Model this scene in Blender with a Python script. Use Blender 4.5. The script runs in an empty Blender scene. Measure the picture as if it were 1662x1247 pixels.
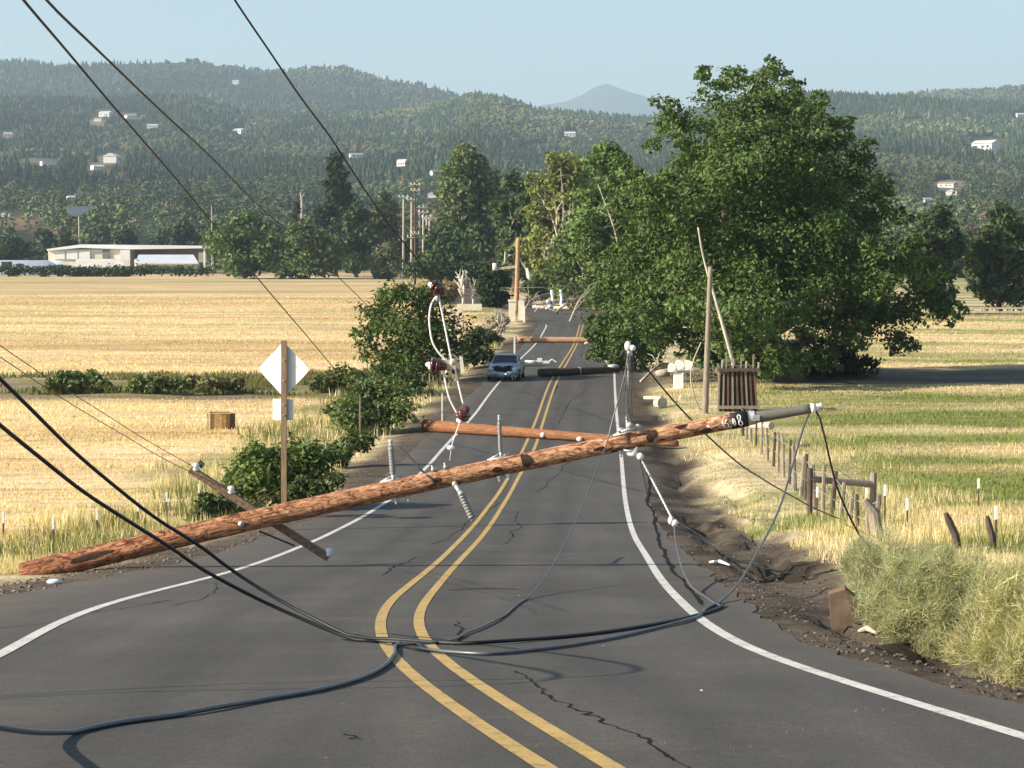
import bpy, math, random
import numpy as np
from mathutils import Vector, Matrix, Quaternion

C = bpy.context.scene.collection
scene = bpy.context.scene
rng = np.random.default_rng(7)
random.seed(7)

# ------------------------------------------------------------------ camera, sky, sun, exposure
CZ = 7.6                       # eye height above the valley floor
FPX = 3555.0                   # focal length in photo pixels
W0, H0 = 1662.0, 1247.0
PITCH = math.atan((H0 / 2 - 400.0) / FPX)
cam_d = bpy.data.cameras.new("camera")
cam = bpy.data.objects.new("camera", cam_d)
C.objects.link(cam)
cam.location = (0, 0, CZ)
cam.rotation_euler = (math.pi / 2 - PITCH, 0, 0)
cam_d.sensor_width = 36.0
cam_d.lens = 36.0 * FPX / W0
cam_d.clip_start = 0.5
cam_d.clip_end = 60000
scene.camera = cam

SUN_EL, SUN_AZ = math.radians(27), math.radians(17)      # azimuth: degrees behind the camera's left
sdir = Vector((-math.cos(SUN_EL) * math.cos(SUN_AZ), -math.cos(SUN_EL) * math.sin(SUN_AZ), math.sin(SUN_EL)))
world = bpy.data.worlds.new("World")
scene.world = world
world.use_nodes = True
wn = world.node_tree.nodes
sky = wn.new("ShaderNodeTexSky")
sky.sky_type = 'NISHITA'
sky.sun_disc = False
sky.sun_elevation = SUN_EL
sky.sun_rotation = math.atan2(sdir.x, sdir.y)
sky.air_density = 1.0
sky.dust_density = 0.6
sky.ozone_density = 1.5
bg = wn["Background"]
bg.inputs[1].default_value = 0.082
world.node_tree.links.new(sky.outputs[0], bg.inputs[0])
sun_d = bpy.data.lights.new("sun", 'SUN')
sun_d.energy = 5.0
sun_d.angle = math.radians(0.5)
sun_d.color = (1.0, 0.90, 0.74)
sun = bpy.data.objects.new("sun", sun_d)
C.objects.link(sun)
sun.location = (-40, -20, 60)
sun.rotation_euler = (-sdir).to_track_quat('-Z', 'Y').to_euler()
scene.view_settings.view_transform = 'Standard'
scene.view_settings.look = 'None'
scene.view_settings.exposure = 1.05
scene.view_settings.gamma = 1.0
cy = scene.cycles
cy.max_bounces = 5
cy.diffuse_bounces = 2
cy.glossy_bounces = 2
cy.transmission_bounces = 3
cy.transparent_max_bounces = 6
cy.volume_bounces = 0
cy.use_denoising = True
cy.use_adaptive_sampling = True
cy.adaptive_threshold = 0.02

# ------------------------------------------------------------------ helpers: noise, ground, pixel rays
def vnoise(x, y, s=0):
    x = np.asarray(x, float); y = np.asarray(y, float)
    xi = np.floor(x).astype(np.int64); yi = np.floor(y).astype(np.int64)
    fx = x - xi; fy = y - yi
    fx = fx * fx * (3 - 2 * fx); fy = fy * fy * (3 - 2 * fy)
    def h(a, b):
        n = (a * 374761393 + b * 668265263 + s * 974634777) & 0xFFFFFFFF
        n = ((n ^ (n >> 13)) * 1274126177) & 0xFFFFFFFF
        n = n ^ (n >> 16)
        return (n & 0xFFFF) / 65535.0
    a = h(xi, yi); b = h(xi + 1, yi); c = h(xi, yi + 1); d = h(xi + 1, yi + 1)
    return (a * (1 - fx) + b * fx) * (1 - fy) + (c * (1 - fx) + d * fx) * fy

def fnoise(x, y, s=0, o=3):
    t = 0; a = 1; n = 0
    for i in range(o):
        t = t + a * vnoise(x * 2 ** i, y * 2 ** i, s + i * 17); n += a; a *= .5
    return t / n

def sstep(a, b, x):
    t = np.clip((np.asarray(x, float) - a) / (b - a), 0, 1)
    return t * t * (3 - 2 * t)

_PY = np.array([-60, 0, 10, 18.5, 24, 30.4, 36, 41, 47, 53, 62, 75, 100, 127, 170, 250, 400, 600, 1200, 5000.])
_PH = np.array([1.2, 1.45, 2.5, 3.45, 4.05, 4.75, 5.32, 5.8, 6.32, 6.7, 7.08, 7.32, 7.52, 7.58, 7.45, 7.32, 7.45, 7.5, 7.5, 7.5])
_TY = np.concatenate([np.arange(-60, 200, 1.0), np.arange(200, 5000, 20.0)])
_TH = np.interp(_TY, _PY, _PH)
for _ in range(6):
    k = _TH.copy(); k[1:-1] = .25 * _TH[:-2] + .5 * _TH[1:-1] + .25 * _TH[2:]; _TH = k
def zbase(y): return CZ - np.interp(y, _TY, _TH)

cp, sp = math.cos(PITCH), math.sin(PITCH)
def ray(px, py):
    a = (px - W0 / 2) / FPX; b = (H0 / 2 - py) / FPX
    return np.array([a, cp + b * sp, -sp + b * cp])       # y forward, z up
def at(px, py, Y):
    d = ray(px, py); t = Y / d[1]
    return Vector((d[0] * t, Y, CZ + d[2] * t))
def hit(px, py, f):
    d = ray(px, py); lo = None
    ys = np.concatenate([np.arange(4, 120, .25), np.geomspace(120, 4000, 600)])
    ts = ys / d[1]; g = CZ + d[2] * ts - f(d[0] * ts, ys)
    k = np.argmax(g < 0)
    if g[k] >= 0: return Vector((d[0] * ts[-1], ys[-1], f(d[0] * ts[-1], ys[-1])))
    a, b = ts[max(k - 1, 0)], ts[k]
    for _ in range(30):
        m = .5 * (a + b)
        if CZ + d[2] * m - f(d[0] * m, d[1] * m) < 0: b = m
        else: a = m
    return Vector((d[0] * a, d[1] * a, CZ + d[2] * a))
def gb(px, py): return hit(px, py, lambda x, y: zbase(y))
def scale_at(Y): return FPX / Y                              # photo pixels per metre

# road lines traced on the slope
LW = [(-300,1190),(-110,1118),(0,1073),(53,1031),(98,1008),(171,982),(252,960),(350,937),(420,915),(486,889),(545,862),(590,839),(624,818),(687,765),(711,738),(742,704),(769,675),(788,649),(812,619),(840,588),(869,559),(887,530)]
RW = [(1900,1275),(1662,1198),(1522,1158),(1415,1124),(1344,1100),(1291,1085),(1238,1066),(1185,1040),(1138,1009),(1111,984),(1079,950),(1048,902),(1026,862),(1016,820),(1012,787),(1008,739),(1003,697),(999,649),(997,604)]
YL = [(1010,1330),(925,1284),(855,1240),(789,1190),(724,1145),(674,1109),(630,1070),(613,1038),(611,1015),(624,985),(666,950),(711,913),(744,880),(783,836),(822,781),(853,722),(869,685),(885,640),(895,617),(911,592),(930,562),(941,528)]
YR = [(1110,1320),(1040,1281),(969,1240),(904,1197),(838,1156),(773,1114),(715,1077),(683,1046),(672,1018),(677,995),(699,966),(744,913),(775,880),(812,828),(844,771),(867,730),(881,687),(896,640),(906,615),(919,592),(937,558),(947,527)]
def spline(pts, n):
    P = np.array(pts, float); d = np.r_[0, np.cumsum(np.linalg.norm(np.diff(P, axis=0), axis=1))]
    t = np.linspace(0, d[-1], n)
    m = np.gradient(P, d, axis=0)
    i = np.clip(np.searchsorted(d, t, side='right') - 1, 0, len(d) - 2)
    h = (d[i + 1] - d[i])[:, None]; u = ((t - d[i]) / h[:, 0])[:, None]
    return ((2*u**3-3*u**2+1)*P[i] + (u**3-2*u**2+u)*h*m[i] + (-2*u**3+3*u**2)*P[i+1] + (u**3-u**2)*h*m[i+1])
def smooth(P, k=2):
    P = P.copy()
    for _ in range(k): P[1:-1] = .25 * P[:-2] + .5 * P[1:-1] + .25 * P[2:]
    return P
def plan(pts, n=160):
    P = np.array([gb(*p)[:2] for p in pts]); return smooth(spline(P, n), 8)
pLW, pRW, pYL, pYR = plan(LW), plan(RW), plan(YL), plan(YR)
# the far bend, out of sight behind the wreckage: all four lines swing left together
def extend(P, far):
    return np.vstack([P, smooth(spline(np.vstack([P[-1], far]), 30), 2)[1:]])
eYL, eYR = np.array(pYL[-1]), np.array(pYR[-1])
c0 = .5 * (eYL + eYR)
cen = np.array([c0, c0 + (-.3, 30), c0 + (-4.5, 62), c0 + (-12, 85)])
tan = np.gradient(cen, axis=0); tan /= np.linalg.norm(tan, axis=1)[:, None]
nor = np.stack([tan[:, 1], -tan[:, 0]], 1)
pYL = extend(pYL, (cen - .2 * nor)[1:]); pYR = extend(pYR, (cen + .2 * nor)[1:])
pLW = extend(pLW, (cen - 3.4 * nor)[1:])
e = pRW[-1]
pRW = extend(pRW, np.vstack([[e[0] + .1, e[1] + 25], (cen + 3.4 * nor)[0], (cen + 3.4 * nor)[1:]]))
def xat(P):
    o = np.argsort(P[:, 1]); ys, xs = P[o, 1], P[o, 0]
    return lambda y: np.interp(y, ys, xs)
xLW, xRW = xat(pLW), xat(pRW)
def wl(y): return np.interp(y, [0, 30, 40, 60, 120, 300], [1.6, 1.6, 1.2, 1.0, .8, .5])   # tarmac beyond the white lines
def wr(y): return np.interp(y, [0, 14, 20, 26, 34, 60, 120, 300], [.7, .6, .55, .75, .8, .6, .5, .5])
def xle(y): return xLW(y) - wl(y)
def xre(y): return xRW(y) + wr(y)

def lateral(x, y):
    x = np.asarray(x, float); y = np.asarray(y, float)
    dr = x - xre(y); dl = xle(y) - x
    fade = 1 - sstep(180, 320, y)
    b = -.10 * sstep(.35, 1.2, dr) + .28 * sstep(.9, 3.2, dr) + .22 * sstep(3, 9, dr) * (1 - sstep(40, 70, y))
    b = b - .10 * sstep(.5, 2.0, dl) - .1 * sstep(1.5, 5, dl) * (1 - sstep(50, 90, y))
    n = (fnoise(x * .9, y * .9, 3) - .5) * .16 * sstep(.5, 1.6, dr) * (1 - sstep(4, 9, dr)) * (1 - sstep(30, 60, y) * .5)
    u = dr * 1.6 + .3 * np.sin(y * .5); n = n - .22 * sstep(.56, .66, fnoise(u, y * .22, 33, 3)) * sstep(.5, .9, dr) * (1 - sstep(2.2, 3.4, dr)) * (1 - sstep(60, 90, y))
    n = n + (fnoise(x * .25, y * .25, 9) - .5) * .25 * (sstep(3, 9, dr) + sstep(2, 8, dl))
    return (b + n) * fade
def gz(x, y): return zbase(y) + lateral(x, y)
def gnd(px, py): return hit(px, py, gz)
def on(px, Y, py=None):
    """A ground point at depth Y under picture column px."""
    x = (px - W0 / 2) / FPX * Y * 1.0
    d = ray(px, 600); x = d[0] * Y / d[1]
    return Vector((x, Y, float(gz(x, Y))))

# ------------------------------------------------------------------ helpers: materials
class NT:
    def __init__(s, name):
        s.m = bpy.data.materials.new(name); s.m.use_nodes = True
        s.t = s.m.node_tree; s.n = s.t.nodes; s.p = s.n["Principled BSDF"]
    def new(s, typ, **kw):
        o = s.n.new(typ)
        for k, v in kw.items():
            if k[0] == '_': setattr(o, k[1:], v)
            else: o.inputs[k.replace('_', ' ')].default_value = v
        return o
    def link(s, a, b): s.t.links.new(a, b)
    def noise(s, vec, scale, detail=4, rough=.6):
        n = s.new("ShaderNodeTexNoise"); n.inputs['Scale'].default_value = scale
        n.inputs['Detail'].default_value = detail; n.inputs['Roughness'].default_value = rough
        if vec is not None: s.link(vec, n.inputs['Vector'])
        return n.outputs[0]
    def ramp(s, fac, stops):
        r = s.new("ShaderNodeValToRGB"); el = r.color_ramp.elements
        for i, (p, c) in enumerate(stops):
            e = el[i] if i < 2 else el.new(p)
            e.position = p; e.color = (*c, 1) if len(c) == 3 else c
        s.link(fac, r.inputs[0]); return r.outputs[0]
    def mix(s, fac, a, b, mode='MIX'):
        m = s.new("ShaderNodeMix", _data_type='RGBA', _blend_type=mode)
        for i, v in ((0, fac), (6, a), (7, b)):
            if hasattr(v, 'is_linked'): s.link(v, m.inputs[i])
            elif isinstance(v, (int, float)): m.inputs[i].default_value = v
            else: m.inputs[i].default_value = (*v, 1) if len(v) == 3 else v
        return m.outputs[2]
    def mapping(s, src, scale=(1, 1, 1), rot=(0, 0, 0)):
        m = s.new("ShaderNodeMapping"); m.inputs['Scale'].default_value = scale; m.inputs['Rotation'].default_value = rot
        s.link(src, m.inputs[0]); return m.outputs[0]
    def coord(s, which='Object'): return s.new("ShaderNodeTexCoord").outputs[which]
    def pos(s): return s.new("ShaderNodeNewGeometry").outputs['Position']
    def attr(s, name='Col'): return s.new("ShaderNodeAttribute", _attribute_name=name).outputs['Color']
    def bump(s, h, strength=.4, dist=.02):
        b = s.new("ShaderNodeBump"); b.inputs['Strength'].default_value = strength; b.inputs['Distance'].default_value = dist
        s.link(h, b.inputs['Height']); s.link(b.outputs[0], s.p.inputs['Normal'])
    def base(s, c): s.link(c, s.p.inputs['Base Color'])
    def set(s, rough=.7, spec=.3, metal=0):
        s.p.inputs['Roughness'].default_value = rough; s.p.inputs['Specular IOR Level'].default_value = spec; s.p.inputs['Metallic'].default_value = metal

def simple(name, col, rough=.7, var=.25, scale=8, spec=.3, metal=0, bump=.15, coordk='Object', stretch=(1, 1, 1)):
    t = NT(name); v = t.mapping(t.coord(coordk), stretch)
    n = t.noise(v, scale)
    a = tuple(c * (1 - var) for c in col); b = tuple(min(c * (1 + var), 1) for c in col)
    t.base(t.ramp(n, [(.3, a), (.7, b)])); t.set(rough, spec, metal)
    if bump: t.bump(n, bump, .01)
    return t.m

def leafmat(name, trans=.35, rough=.6, spec=.2):
    """Foliage takes its colour leaf by leaf from the mesh; thin leaves let light through."""
    t = NT(name); c = t.attr()
    t.base(c); t.set(rough, spec)
    tr = t.new("ShaderNodeBsdfTranslucent"); t.link(t.mix(1, c, (1.25, 1.3, .55), 'MULTIPLY'), tr.inputs[0])
    mx = t.new("ShaderNodeMixShader"); mx.inputs[0].default_value = trans
    t.link(t.p.outputs[0], mx.inputs[1]); t.link(tr.outputs[0], mx.inputs[2])
    t.link(mx.outputs[0], t.n["Material Output"].inputs[0])
    return t.m

# ------------------------------------------------------------------ helpers: meshes and objects
def tag(o, label=None, cat=None, group=None, kind=None):
    if label: o["label"] = label
    if cat: o["category"] = cat
    if group: o["group"] = group
    if kind: o["kind"] = kind
    return o
def empty(name, loc, label, cat, group=None):
    o = bpy.data.objects.new(name, None); C.objects.link(o); o.location = loc; o.empty_display_size = .3
    return tag(o, label, cat, group)
def world_loc(o):
    v = Vector((0, 0, 0))
    while o is not None: v += o.location; o = o.parent
    return v
def mesh_np(name, V, F, mat, parent=None, cols=None, smooth=False, loc=None, fmat=None):
    """V world positions (n,3); F faces as an (m,k) array or list of lists -> one object."""
    V = np.asarray(V, float); base = Vector(loc) if loc is not None else (world_loc(parent) if parent else Vector((0, 0, 0)))
    me = bpy.data.meshes.new(name)
    if isinstance(F, np.ndarray): lens = np.full(len(F), F.shape[1]); idx = F.ravel()
    else: lens = np.array([len(f) for f in F]); idx = np.concatenate([np.asarray(f) for f in F])
    me.vertices.add(len(V)); me.vertices.foreach_set('co', (V - np.array(base)).astype(np.float32).ravel())
    me.loops.add(len(idx)); me.loops.foreach_set('vertex_index', idx.astype(np.int32))
    me.polygons.add(len(lens)); me.polygons.foreach_set('loop_start', np.r_[0, np.cumsum(lens)[:-1]].astype(np.int32))
    me.update(calc_edges=True)
    me.polygons.foreach_set('use_smooth', np.full(len(lens), bool(smooth)))
    if cols is not None:
        a = me.color_attributes.new('Col', 'FLOAT_COLOR', 'POINT')
        cc = np.ones((len(V), 4), np.float32); cc[:, :3] = cols; a.data.foreach_set('color', cc.ravel())
    for m in (mat if isinstance(mat, (list, tuple)) else [mat]): me.materials.append(m)
    if fmat is not None: me.polygons.foreach_set('material_index', np.asarray(fmat, np.int32))
    me.validate()
    o = bpy.data.objects.new(name, me); C.objects.link(o)
    if parent is not None:
        o.parent = parent
        o.location = base - world_loc(parent)
    else: o.location = base
    return o

def frame(d):
    d = Vector(d).normalized(); a = Vector((0, 0, 1)) if abs(d.z) < .95 else Vector((1, 0, 0))
    u = d.cross(a).normalized(); return u, d.cross(u).normalized(), d

class MB:
    def __init__(s): s.V = []; s.F = []; s.M = []
    def add(s, V, F, m=0):
        k = len(s.V); s.V += [tuple(v) for v in V]; s.F += [tuple(k + i for i in f) for f in F]; s.M += [m] * len(F); return s
    def box(s, c, size, rot=None, m=0, taper=1.0):
        x, y, z = (q / 2 for q in size); c = Vector(c); R = rot if rot is not None else Matrix.Identity(3)
        vs = [(-x,-y,-z),(x,-y,-z),(x,y,-z),(-x,y,-z),(-x*taper,-y*taper,z),(x*taper,-y*taper,z),(x*taper,y*taper,z),(-x*taper,y*taper,z)]
        return s.add([c + R @ Vector(v) for v in vs], [(3,2,1,0),(4,5,6,7),(0,1,5,4),(1,2,6,5),(2,3,7,6),(3,0,4,7)], m)
    def bar(s, a, b, w, h=None, m=0):
        a, b = Vector(a), Vector(b); u, v, d = frame(b - a); h = h or w
        q = [(-w/2,-h/2),(w/2,-h/2),(w/2,h/2),(-w/2,h/2)]
        return s.add([a + u*x + v*y for x, y in q] + [b + u*x + v*y for x, y in q], [(3,2,1,0),(4,5,6,7),(0,1,5,4),(1,2,6,5),(2,3,7,6),(3,0,4,7)], m)
    def tube(s, P, r, n=8, m=0, cap=True):
        P = [Vector(p) for p in P]; r = r if hasattr(r, '__len__') else [r] * len(P)
        V, F = [], []; u = None
        for i, p in enumerate(P):
            d = (P[min(i + 1, len(P) - 1)] - P[max(i - 1, 0)])
            d = d.normalized() if d.length > 1e-9 else Vector((0, 0, 1))
            if u is None: u = frame(d)[0]
            u = (u - d * u.dot(d)); u = u.normalized() if u.length > 1e-6 else frame(d)[0]
            v = d.cross(u)
            for k in range(n):
                a = 2 * math.pi * k / n; V.append(p + (u * math.cos(a) + v * math.sin(a)) * r[i])
        for i in range(len(P) - 1):
            for k in range(n):
                F.append((i*n+k, i*n+(k+1)%n, (i+1)*n+(k+1)%n, (i+1)*n+k))
        if cap: F.append(tuple(range(n))[::-1]); F.append(tuple((len(P)-1)*n + k for k in range(n)))
        return s.add(V, F, m)
    def lathe(s, a, b, prof, n=12, m=0):
        """prof: (t along a->b in metres or 0..1 fraction, radius)."""
        a, b = Vector(a), Vector(b); return s.tube([a.lerp(b, t) for t, _ in prof], [q for _, q in prof], n, m)
    def ball(s, c, r, n=8, m=0, sq=(1, 1, 1)):
        c = Vector(c); V, F = [], []
        for i in range(1, n):
            th = math.pi * i / n
            for k in range(n): 
                a = 2*math.pi*k/n; V.append(c + Vector((r*sq[0]*math.sin(th)*math.cos(a), r*sq[1]*math.sin(th)*math.sin(a), r*sq[2]*math.cos(th))))
        V += [c + Vector((0,0,r*sq[2])), c - Vector((0,0,r*sq[2]))]; T = len(V) - 2
        for i in range(n - 2):
            for k in range(n): F.append((i*n+k, (i+1)*n+k, (i+1)*n+(k+1)%n, i*n+(k+1)%n))
        for k in range(n): F.append((T, k, (k+1)%n)); F.append((T+1, (n-2)*n+(k+1)%n, (n-2)*n+k))
        return s.add(V, F, m)
    def prism(s, poly, axis, depth, m=0):
        """poly: world points of one flat outline; extruded along axis by depth."""
        ax = Vector(axis) * depth; n = len(poly); P = [Vector(p) for p in poly]
        return s.add(P + [p + ax for p in P], [tuple(range(n))[::-1], tuple(range(n, 2*n))] + [(i, (i+1)%n, n+(i+1)%n, n+i) for i in range(n)], m)
    def build(s, name, mat, parent=None, smooth=False, loc=None):
        if loc is None and parent is None: loc = Vector(np.mean(np.array(s.V), axis=0))
        return mesh_np(name, s.V, s.F, mat, parent, None, smooth, loc, s.M if isinstance(mat, (list, tuple)) else None)

def rod(name, a, b, r0, r1, mat, parent=None, n=20, seg=14, wob=0.0, seed=1):
    """A round timber whose own z axis runs along it, so its grain follows it."""
    a, b = Vector(a), Vector(b); L = (b - a).length; r = np.random.default_rng(seed)
    V, F = [], []
    for i in range(seg + 1):
        t = i / seg
        for k in range(n):
            an = 2 * math.pi * k / n; q = (r0 + (r1 - r0) * t) * (1 + wob * (r.random() - .5))
            V.append((q * math.cos(an), q * math.sin(an), t * L))
    for i in range(seg):
        for k in range(n): F.append((i*n+k, i*n+(k+1)%n, (i+1)*n+(k+1)%n, (i+1)*n+k))
    F.append(tuple(range(n))[::-1]); F.append(tuple(seg*n + k for k in range(n)))
    me = bpy.data.meshes.new(name); me.from_pydata(V, [], F); me.materials.append(mat)
    for p in me.polygons[:-2]: p.use_smooth = True
    o = bpy.data.objects.new(name, me); C.objects.link(o)
    o.rotation_mode = 'QUATERNION'; o.rotation_quaternion = (b - a).to_track_quat('Z', 'Y')
    if parent is not None: o.parent = parent; o.location = a - world_loc(parent)
    else: o.location = a
    return o

def crv(pts, n=60):
    return [Vector(p) for p in spline([tuple(p) for p in pts], n)]
def wire(name, pts, r, mat, label, cat='cable', n=60, sides=6, group=None, parent=None):
    P = crv(pts, n)
    for p in P: p.z = max(p.z, float(gz(p.x, p.y)) + r + .012)
    o = MB().tube(P, r, sides).build(name, mat, parent, True)
    if parent is None: tag(o, label, cat, group)
    return o

# ------------------------------------------------------------------ the setting: terrain, road, hills
GOLD = np.array([.78, .60, .355]); GOLD2 = np.array([.62, .445, .235]); PALE = np.array([.72, .60, .38])
GREEN = np.array([.185, .195, .080]); DGREEN = np.array([.07, .10, .03]); DIRT = np.array([.112, .092, .072]); DDIRT = np.array([.042, .034, .027])
def mixc(a, b, t): return a + (b - a) * np.asarray(t)[..., None]

def ground_col(x, y):
    x = np.asarray(x, float); y = np.asarray(y, float)
    dr = x - xre(y); dl = xle(y) - x
    n1 = fnoise(x * .02, y * .09, 1, 4); n2 = fnoise(x * .3, y * .3, 2, 3); n3 = fnoise(x * .05, y * .22, 5, 3)
    # left hay field, mown in rows
    c = mixc(GOLD2[None] * np.ones((x.size, 1)), GOLD, sstep(.3, .62, n1))
    c = mixc(c, GREEN * 1.5, .55 * sstep(.55, .75, n3) * sstep(45, 200, y) * .8)
    far = sstep(330, 400, y)
    c = mixc(c, GREEN * 1.6, far * .6 * sstep(.42, .6, fnoise(x * .006, y * .03, 21, 2)))
    band = sstep(110, 113, y + n2 * 4) * (1 - sstep(128, 134, y + n2 * 4)) * (dl > 0)
    c = mixc(c, mixc(GREEN * np.ones((x.size, 1)), DIRT * 2.2, sstep(.45, .65, n2)), band * .9)
    verge = (1 - sstep(3.2, 6.5, dl + (n2 - .5) * 4 + (y > 60) * -2))
    c = mixc(c, mixc(GREEN * 1.2 * np.ones((x.size, 1)), PALE * .8, sstep(.35, .6, n2)), verge * .85)
    sh = 1 - sstep(1.0, 2.3, dl + (n2 - .5) * 1.6)
    c = mixc(c, DIRT * (.75 + .5 * n2)[:, None], sh)
    # right side
    R = dr > -2
    yw = y + np.clip(y * .28, 0, 40) * (fnoise(x * .022, y * .02, 27, 3) - .5) * 1.6
    g = np.interp(yw, [0, 52, 58, 66, 70, 78, 84, 110, 116, 150, 165, 215, 225, 245, 260, 500], [.25, .2, .62, .7, .25, .25, .75, .8, .5, .4, .1, .15, .7, .7, .2, .4])
    gn = np.clip(g + .12 + (n3 - .5) * 2.2 + (n2 - .5) * .6, 0, 1)
    n3 = .5 * n3 + .5 * fnoise(x * .09, y * .12, 25, 3)
    r = mixc(mixc(PALE * .82 * np.ones((x.size, 1)), GOLD, n1), GREEN * np.array([1.15, 1.25, .95]), gn)
    dg = 1 - sstep(3.0, 8.0, dr + (n2 - .5) * 4)
    r = mixc(r, mixc(PALE * .9 * np.ones((x.size, 1)), GREEN * 1.3, sstep(.52, .7, n2) * .7), dg)
    dw = np.interp(y, [0, 14, 22, 30, 45, 60, 90, 110], [1.15, 1.15, 1.7, 1.8, 2.0, 1.5, 1.2, 1.0])
    dm = 1 - sstep(-.4, .5, dr - dw - .35 + (n2 - .5) * 1.6)
    dcol = mixc(DIRT * np.ones((x.size, 1)), DDIRT, sstep(.5, .72, fnoise(x * 1.1, y * .5, 31, 4)))
    r = mixc(r, dcol, dm)
    drive = sstep(117, 119, y + (n2 - .5)) * (1 - sstep(131, 133, y + (n2 - .5))) * sstep(0, 1, dr)
    r = mixc(r, np.array([.13, .115, .10]) * (.8 + .4 * n2)[:, None], drive * .9)
    c = np.where(R[:, None], r, c)
    fv = sstep(560, 760, y)
    return mixc(c, DGREEN * .8, fv)

def ground_material():
    t = NT("dry_ground"); p = t.pos(); c = t.attr()
    rows = t.noise(t.mapping(p, (.05, 1.0, 1), (0, 0, .06)), 1.0, 5, .65); wide = t.noise(t.mapping(p, (.010, .10, 1), (0, 0, -.05)), 1.0, 6, .7)
    c = t.mix(1, c, t.ramp(wide, [(.32, (.80, .77, .72)), (.5, (1, 1, 1)), (.64, (1.14, 1.15, 1.18))]), 'MULTIPLY')
    rows.node.inputs['Distortion'].default_value = .7; wide.node.inputs['Distortion'].default_value = 1.2
    fine = t.noise(p, 9.0, 5, .7); mid = t.noise(p, 1.4, 4, .6)
    c = t.mix(1, c, t.ramp(rows, [(.30, (.62, .57, .50)), (.52, (1.02, 1.01, 1.0)), (.7, (1.14, 1.14, 1.14))]), 'MULTIPLY')
    c = t.mix(1, c, t.ramp(fine, [(.3, (.6, .57, .53)), (.68, (1.2, 1.2, 1.18))]), 'MULTIPLY')
    c = t.mix(1, c, t.ramp(mid, [(.3, (.82, .8, .78)), (.7, (1.1, 1.1, 1.1))]), 'MULTIPLY')
    t.base(c); t.set(.95, .1); t.bump(fine, .8, .06); return t.m

def grid(xs2, ys2, zs2):
    n, m = xs2.shape; V = np.stack([xs2, ys2, zs2], -1).reshape(-1, 3)
    i = np.arange(n * m).reshape(n, m)
    return V, np.stack([i[:-1, :-1], i[:-1, 1:], i[1:, 1:], i[1:, :-1]], -1).reshape(-1, 4)

yy = np.concatenate([np.arange(-24, 70, .45), np.geomspace(70, 1200, 190), np.geomspace(1260, 14000, 30)])
uu = np.linspace(-1, 1, 340); uu = np.sign(uu) * np.abs(uu) ** 1.25 * .62
Yg, Ug = np.meshgrid(yy, uu, indexing='ij'); Xg = Ug * (np.maximum(Yg, -5) + 32)
inside = np.minimum(Xg - xle(Yg), xre(Yg) - Xg)
Zg = gz(Xg, Yg) - .5 * sstep(.05, 1.0, inside) * (Yg < 360)
V, F = grid(Xg, Yg, Zg)
ground = tag(mesh_np("ground", V, F, ground_material(), None, ground_col(V[:, 0], V[:, 1]), True, (0, 0, 0)), kind="structure")

def asphalt():
    t = NT("asphalt"); p = t.pos()
    n1 = t.noise(p, .35, 5, .6); n2 = t.noise(p, 60, 3, .7); n3 = t.noise(t.mapping(p, (1.6, .12, 1)), 1.0, 4, .6)
    c = t.ramp(n1, [(.3, (.056, .051, .045)), (.7, (.082, .075, .066))])
    c = t.mix(1, c, t.ramp(n3, [(.3, (.80, .80, .80)), (.7, (1.14, 1.13, 1.12))]), 'MULTIPLY')
    c = t.mix(1, c, t.ramp(n2, [(.3, (.55, .55, .55)), (.6, (1.15, 1.15, 1.13)), (.72, (2.2, 2.1, 2.0))]), 'MULTIPLY')
    lane = t.new("ShaderNodeSeparateColor"); t.link(t.attr(), lane.inputs[0])
    c = t.mix(1, c, t.ramp(lane.outputs[1], [(0, (1, 1, 1)), (.17, (1.05, 1.05, 1.05)), (.25, (.78, .78, .79)), (.33, (1.06, 1.05, 1.04)), (.42, (.80, .80, .81)), (.5, (1.1, 1.08, 1.06)), (.58, (.80, .80, .81)), (.67, (1.06, 1.05, 1.04)), (.75, (.78, .78, .79)), (.83, (1.05, 1.05, 1.05)), (1, (1, 1, 1))]), 'MULTIPLY')
    mid = t.noise(p, 14, 4, .7); c = t.mix(1, c, t.ramp(mid, [(.3, (.78, .78, .78)), (.7, (1.2, 1.19, 1.17))]), 'MULTIPLY')
    sm = t.noise(t.mapping(p, (.5, .8, 1)), 1.0, 6, .75); c = t.mix(t.ramp(sm, [(.55, (0, 0, 0)), (.78, (.55, .55, .55))]), c, (.135, .105, .072))
    edge = t.attr(); e = t.mix(1, edge, t.ramp(t.noise(p, 1.1, 5, .7), [(.35, (.25, .25, .25)), (.65, (1, 1, 1))]), 'MULTIPLY')
    s = t.new("ShaderNodeSeparateColor"); t.link(e, s.inputs[0])
    c = t.mix(s.outputs[0], c, (.115, .092, .072))
    t.base(c); t.set(.82, .35); t.bump(n2, .35, .008); return t.m
def paint(name, col):
    t = NT(name); p = t.pos(); n = t.noise(p, 38, 4, .75); m = t.noise(p, 2.2, 4, .6)
    c = t.ramp(m, [(.3, tuple(k * .78 for k in col)), (.7, col)])
    n = t.mix(.5, n, t.noise(p, 6, 5, .75)); w = t.ramp(n, [(.52, (0, 0, 0)), (.60, (.8, .8, .8))])
    t.base(t.mix(w, c, (.085, .078, .07))); t.set(.7, .3); return t.m

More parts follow.
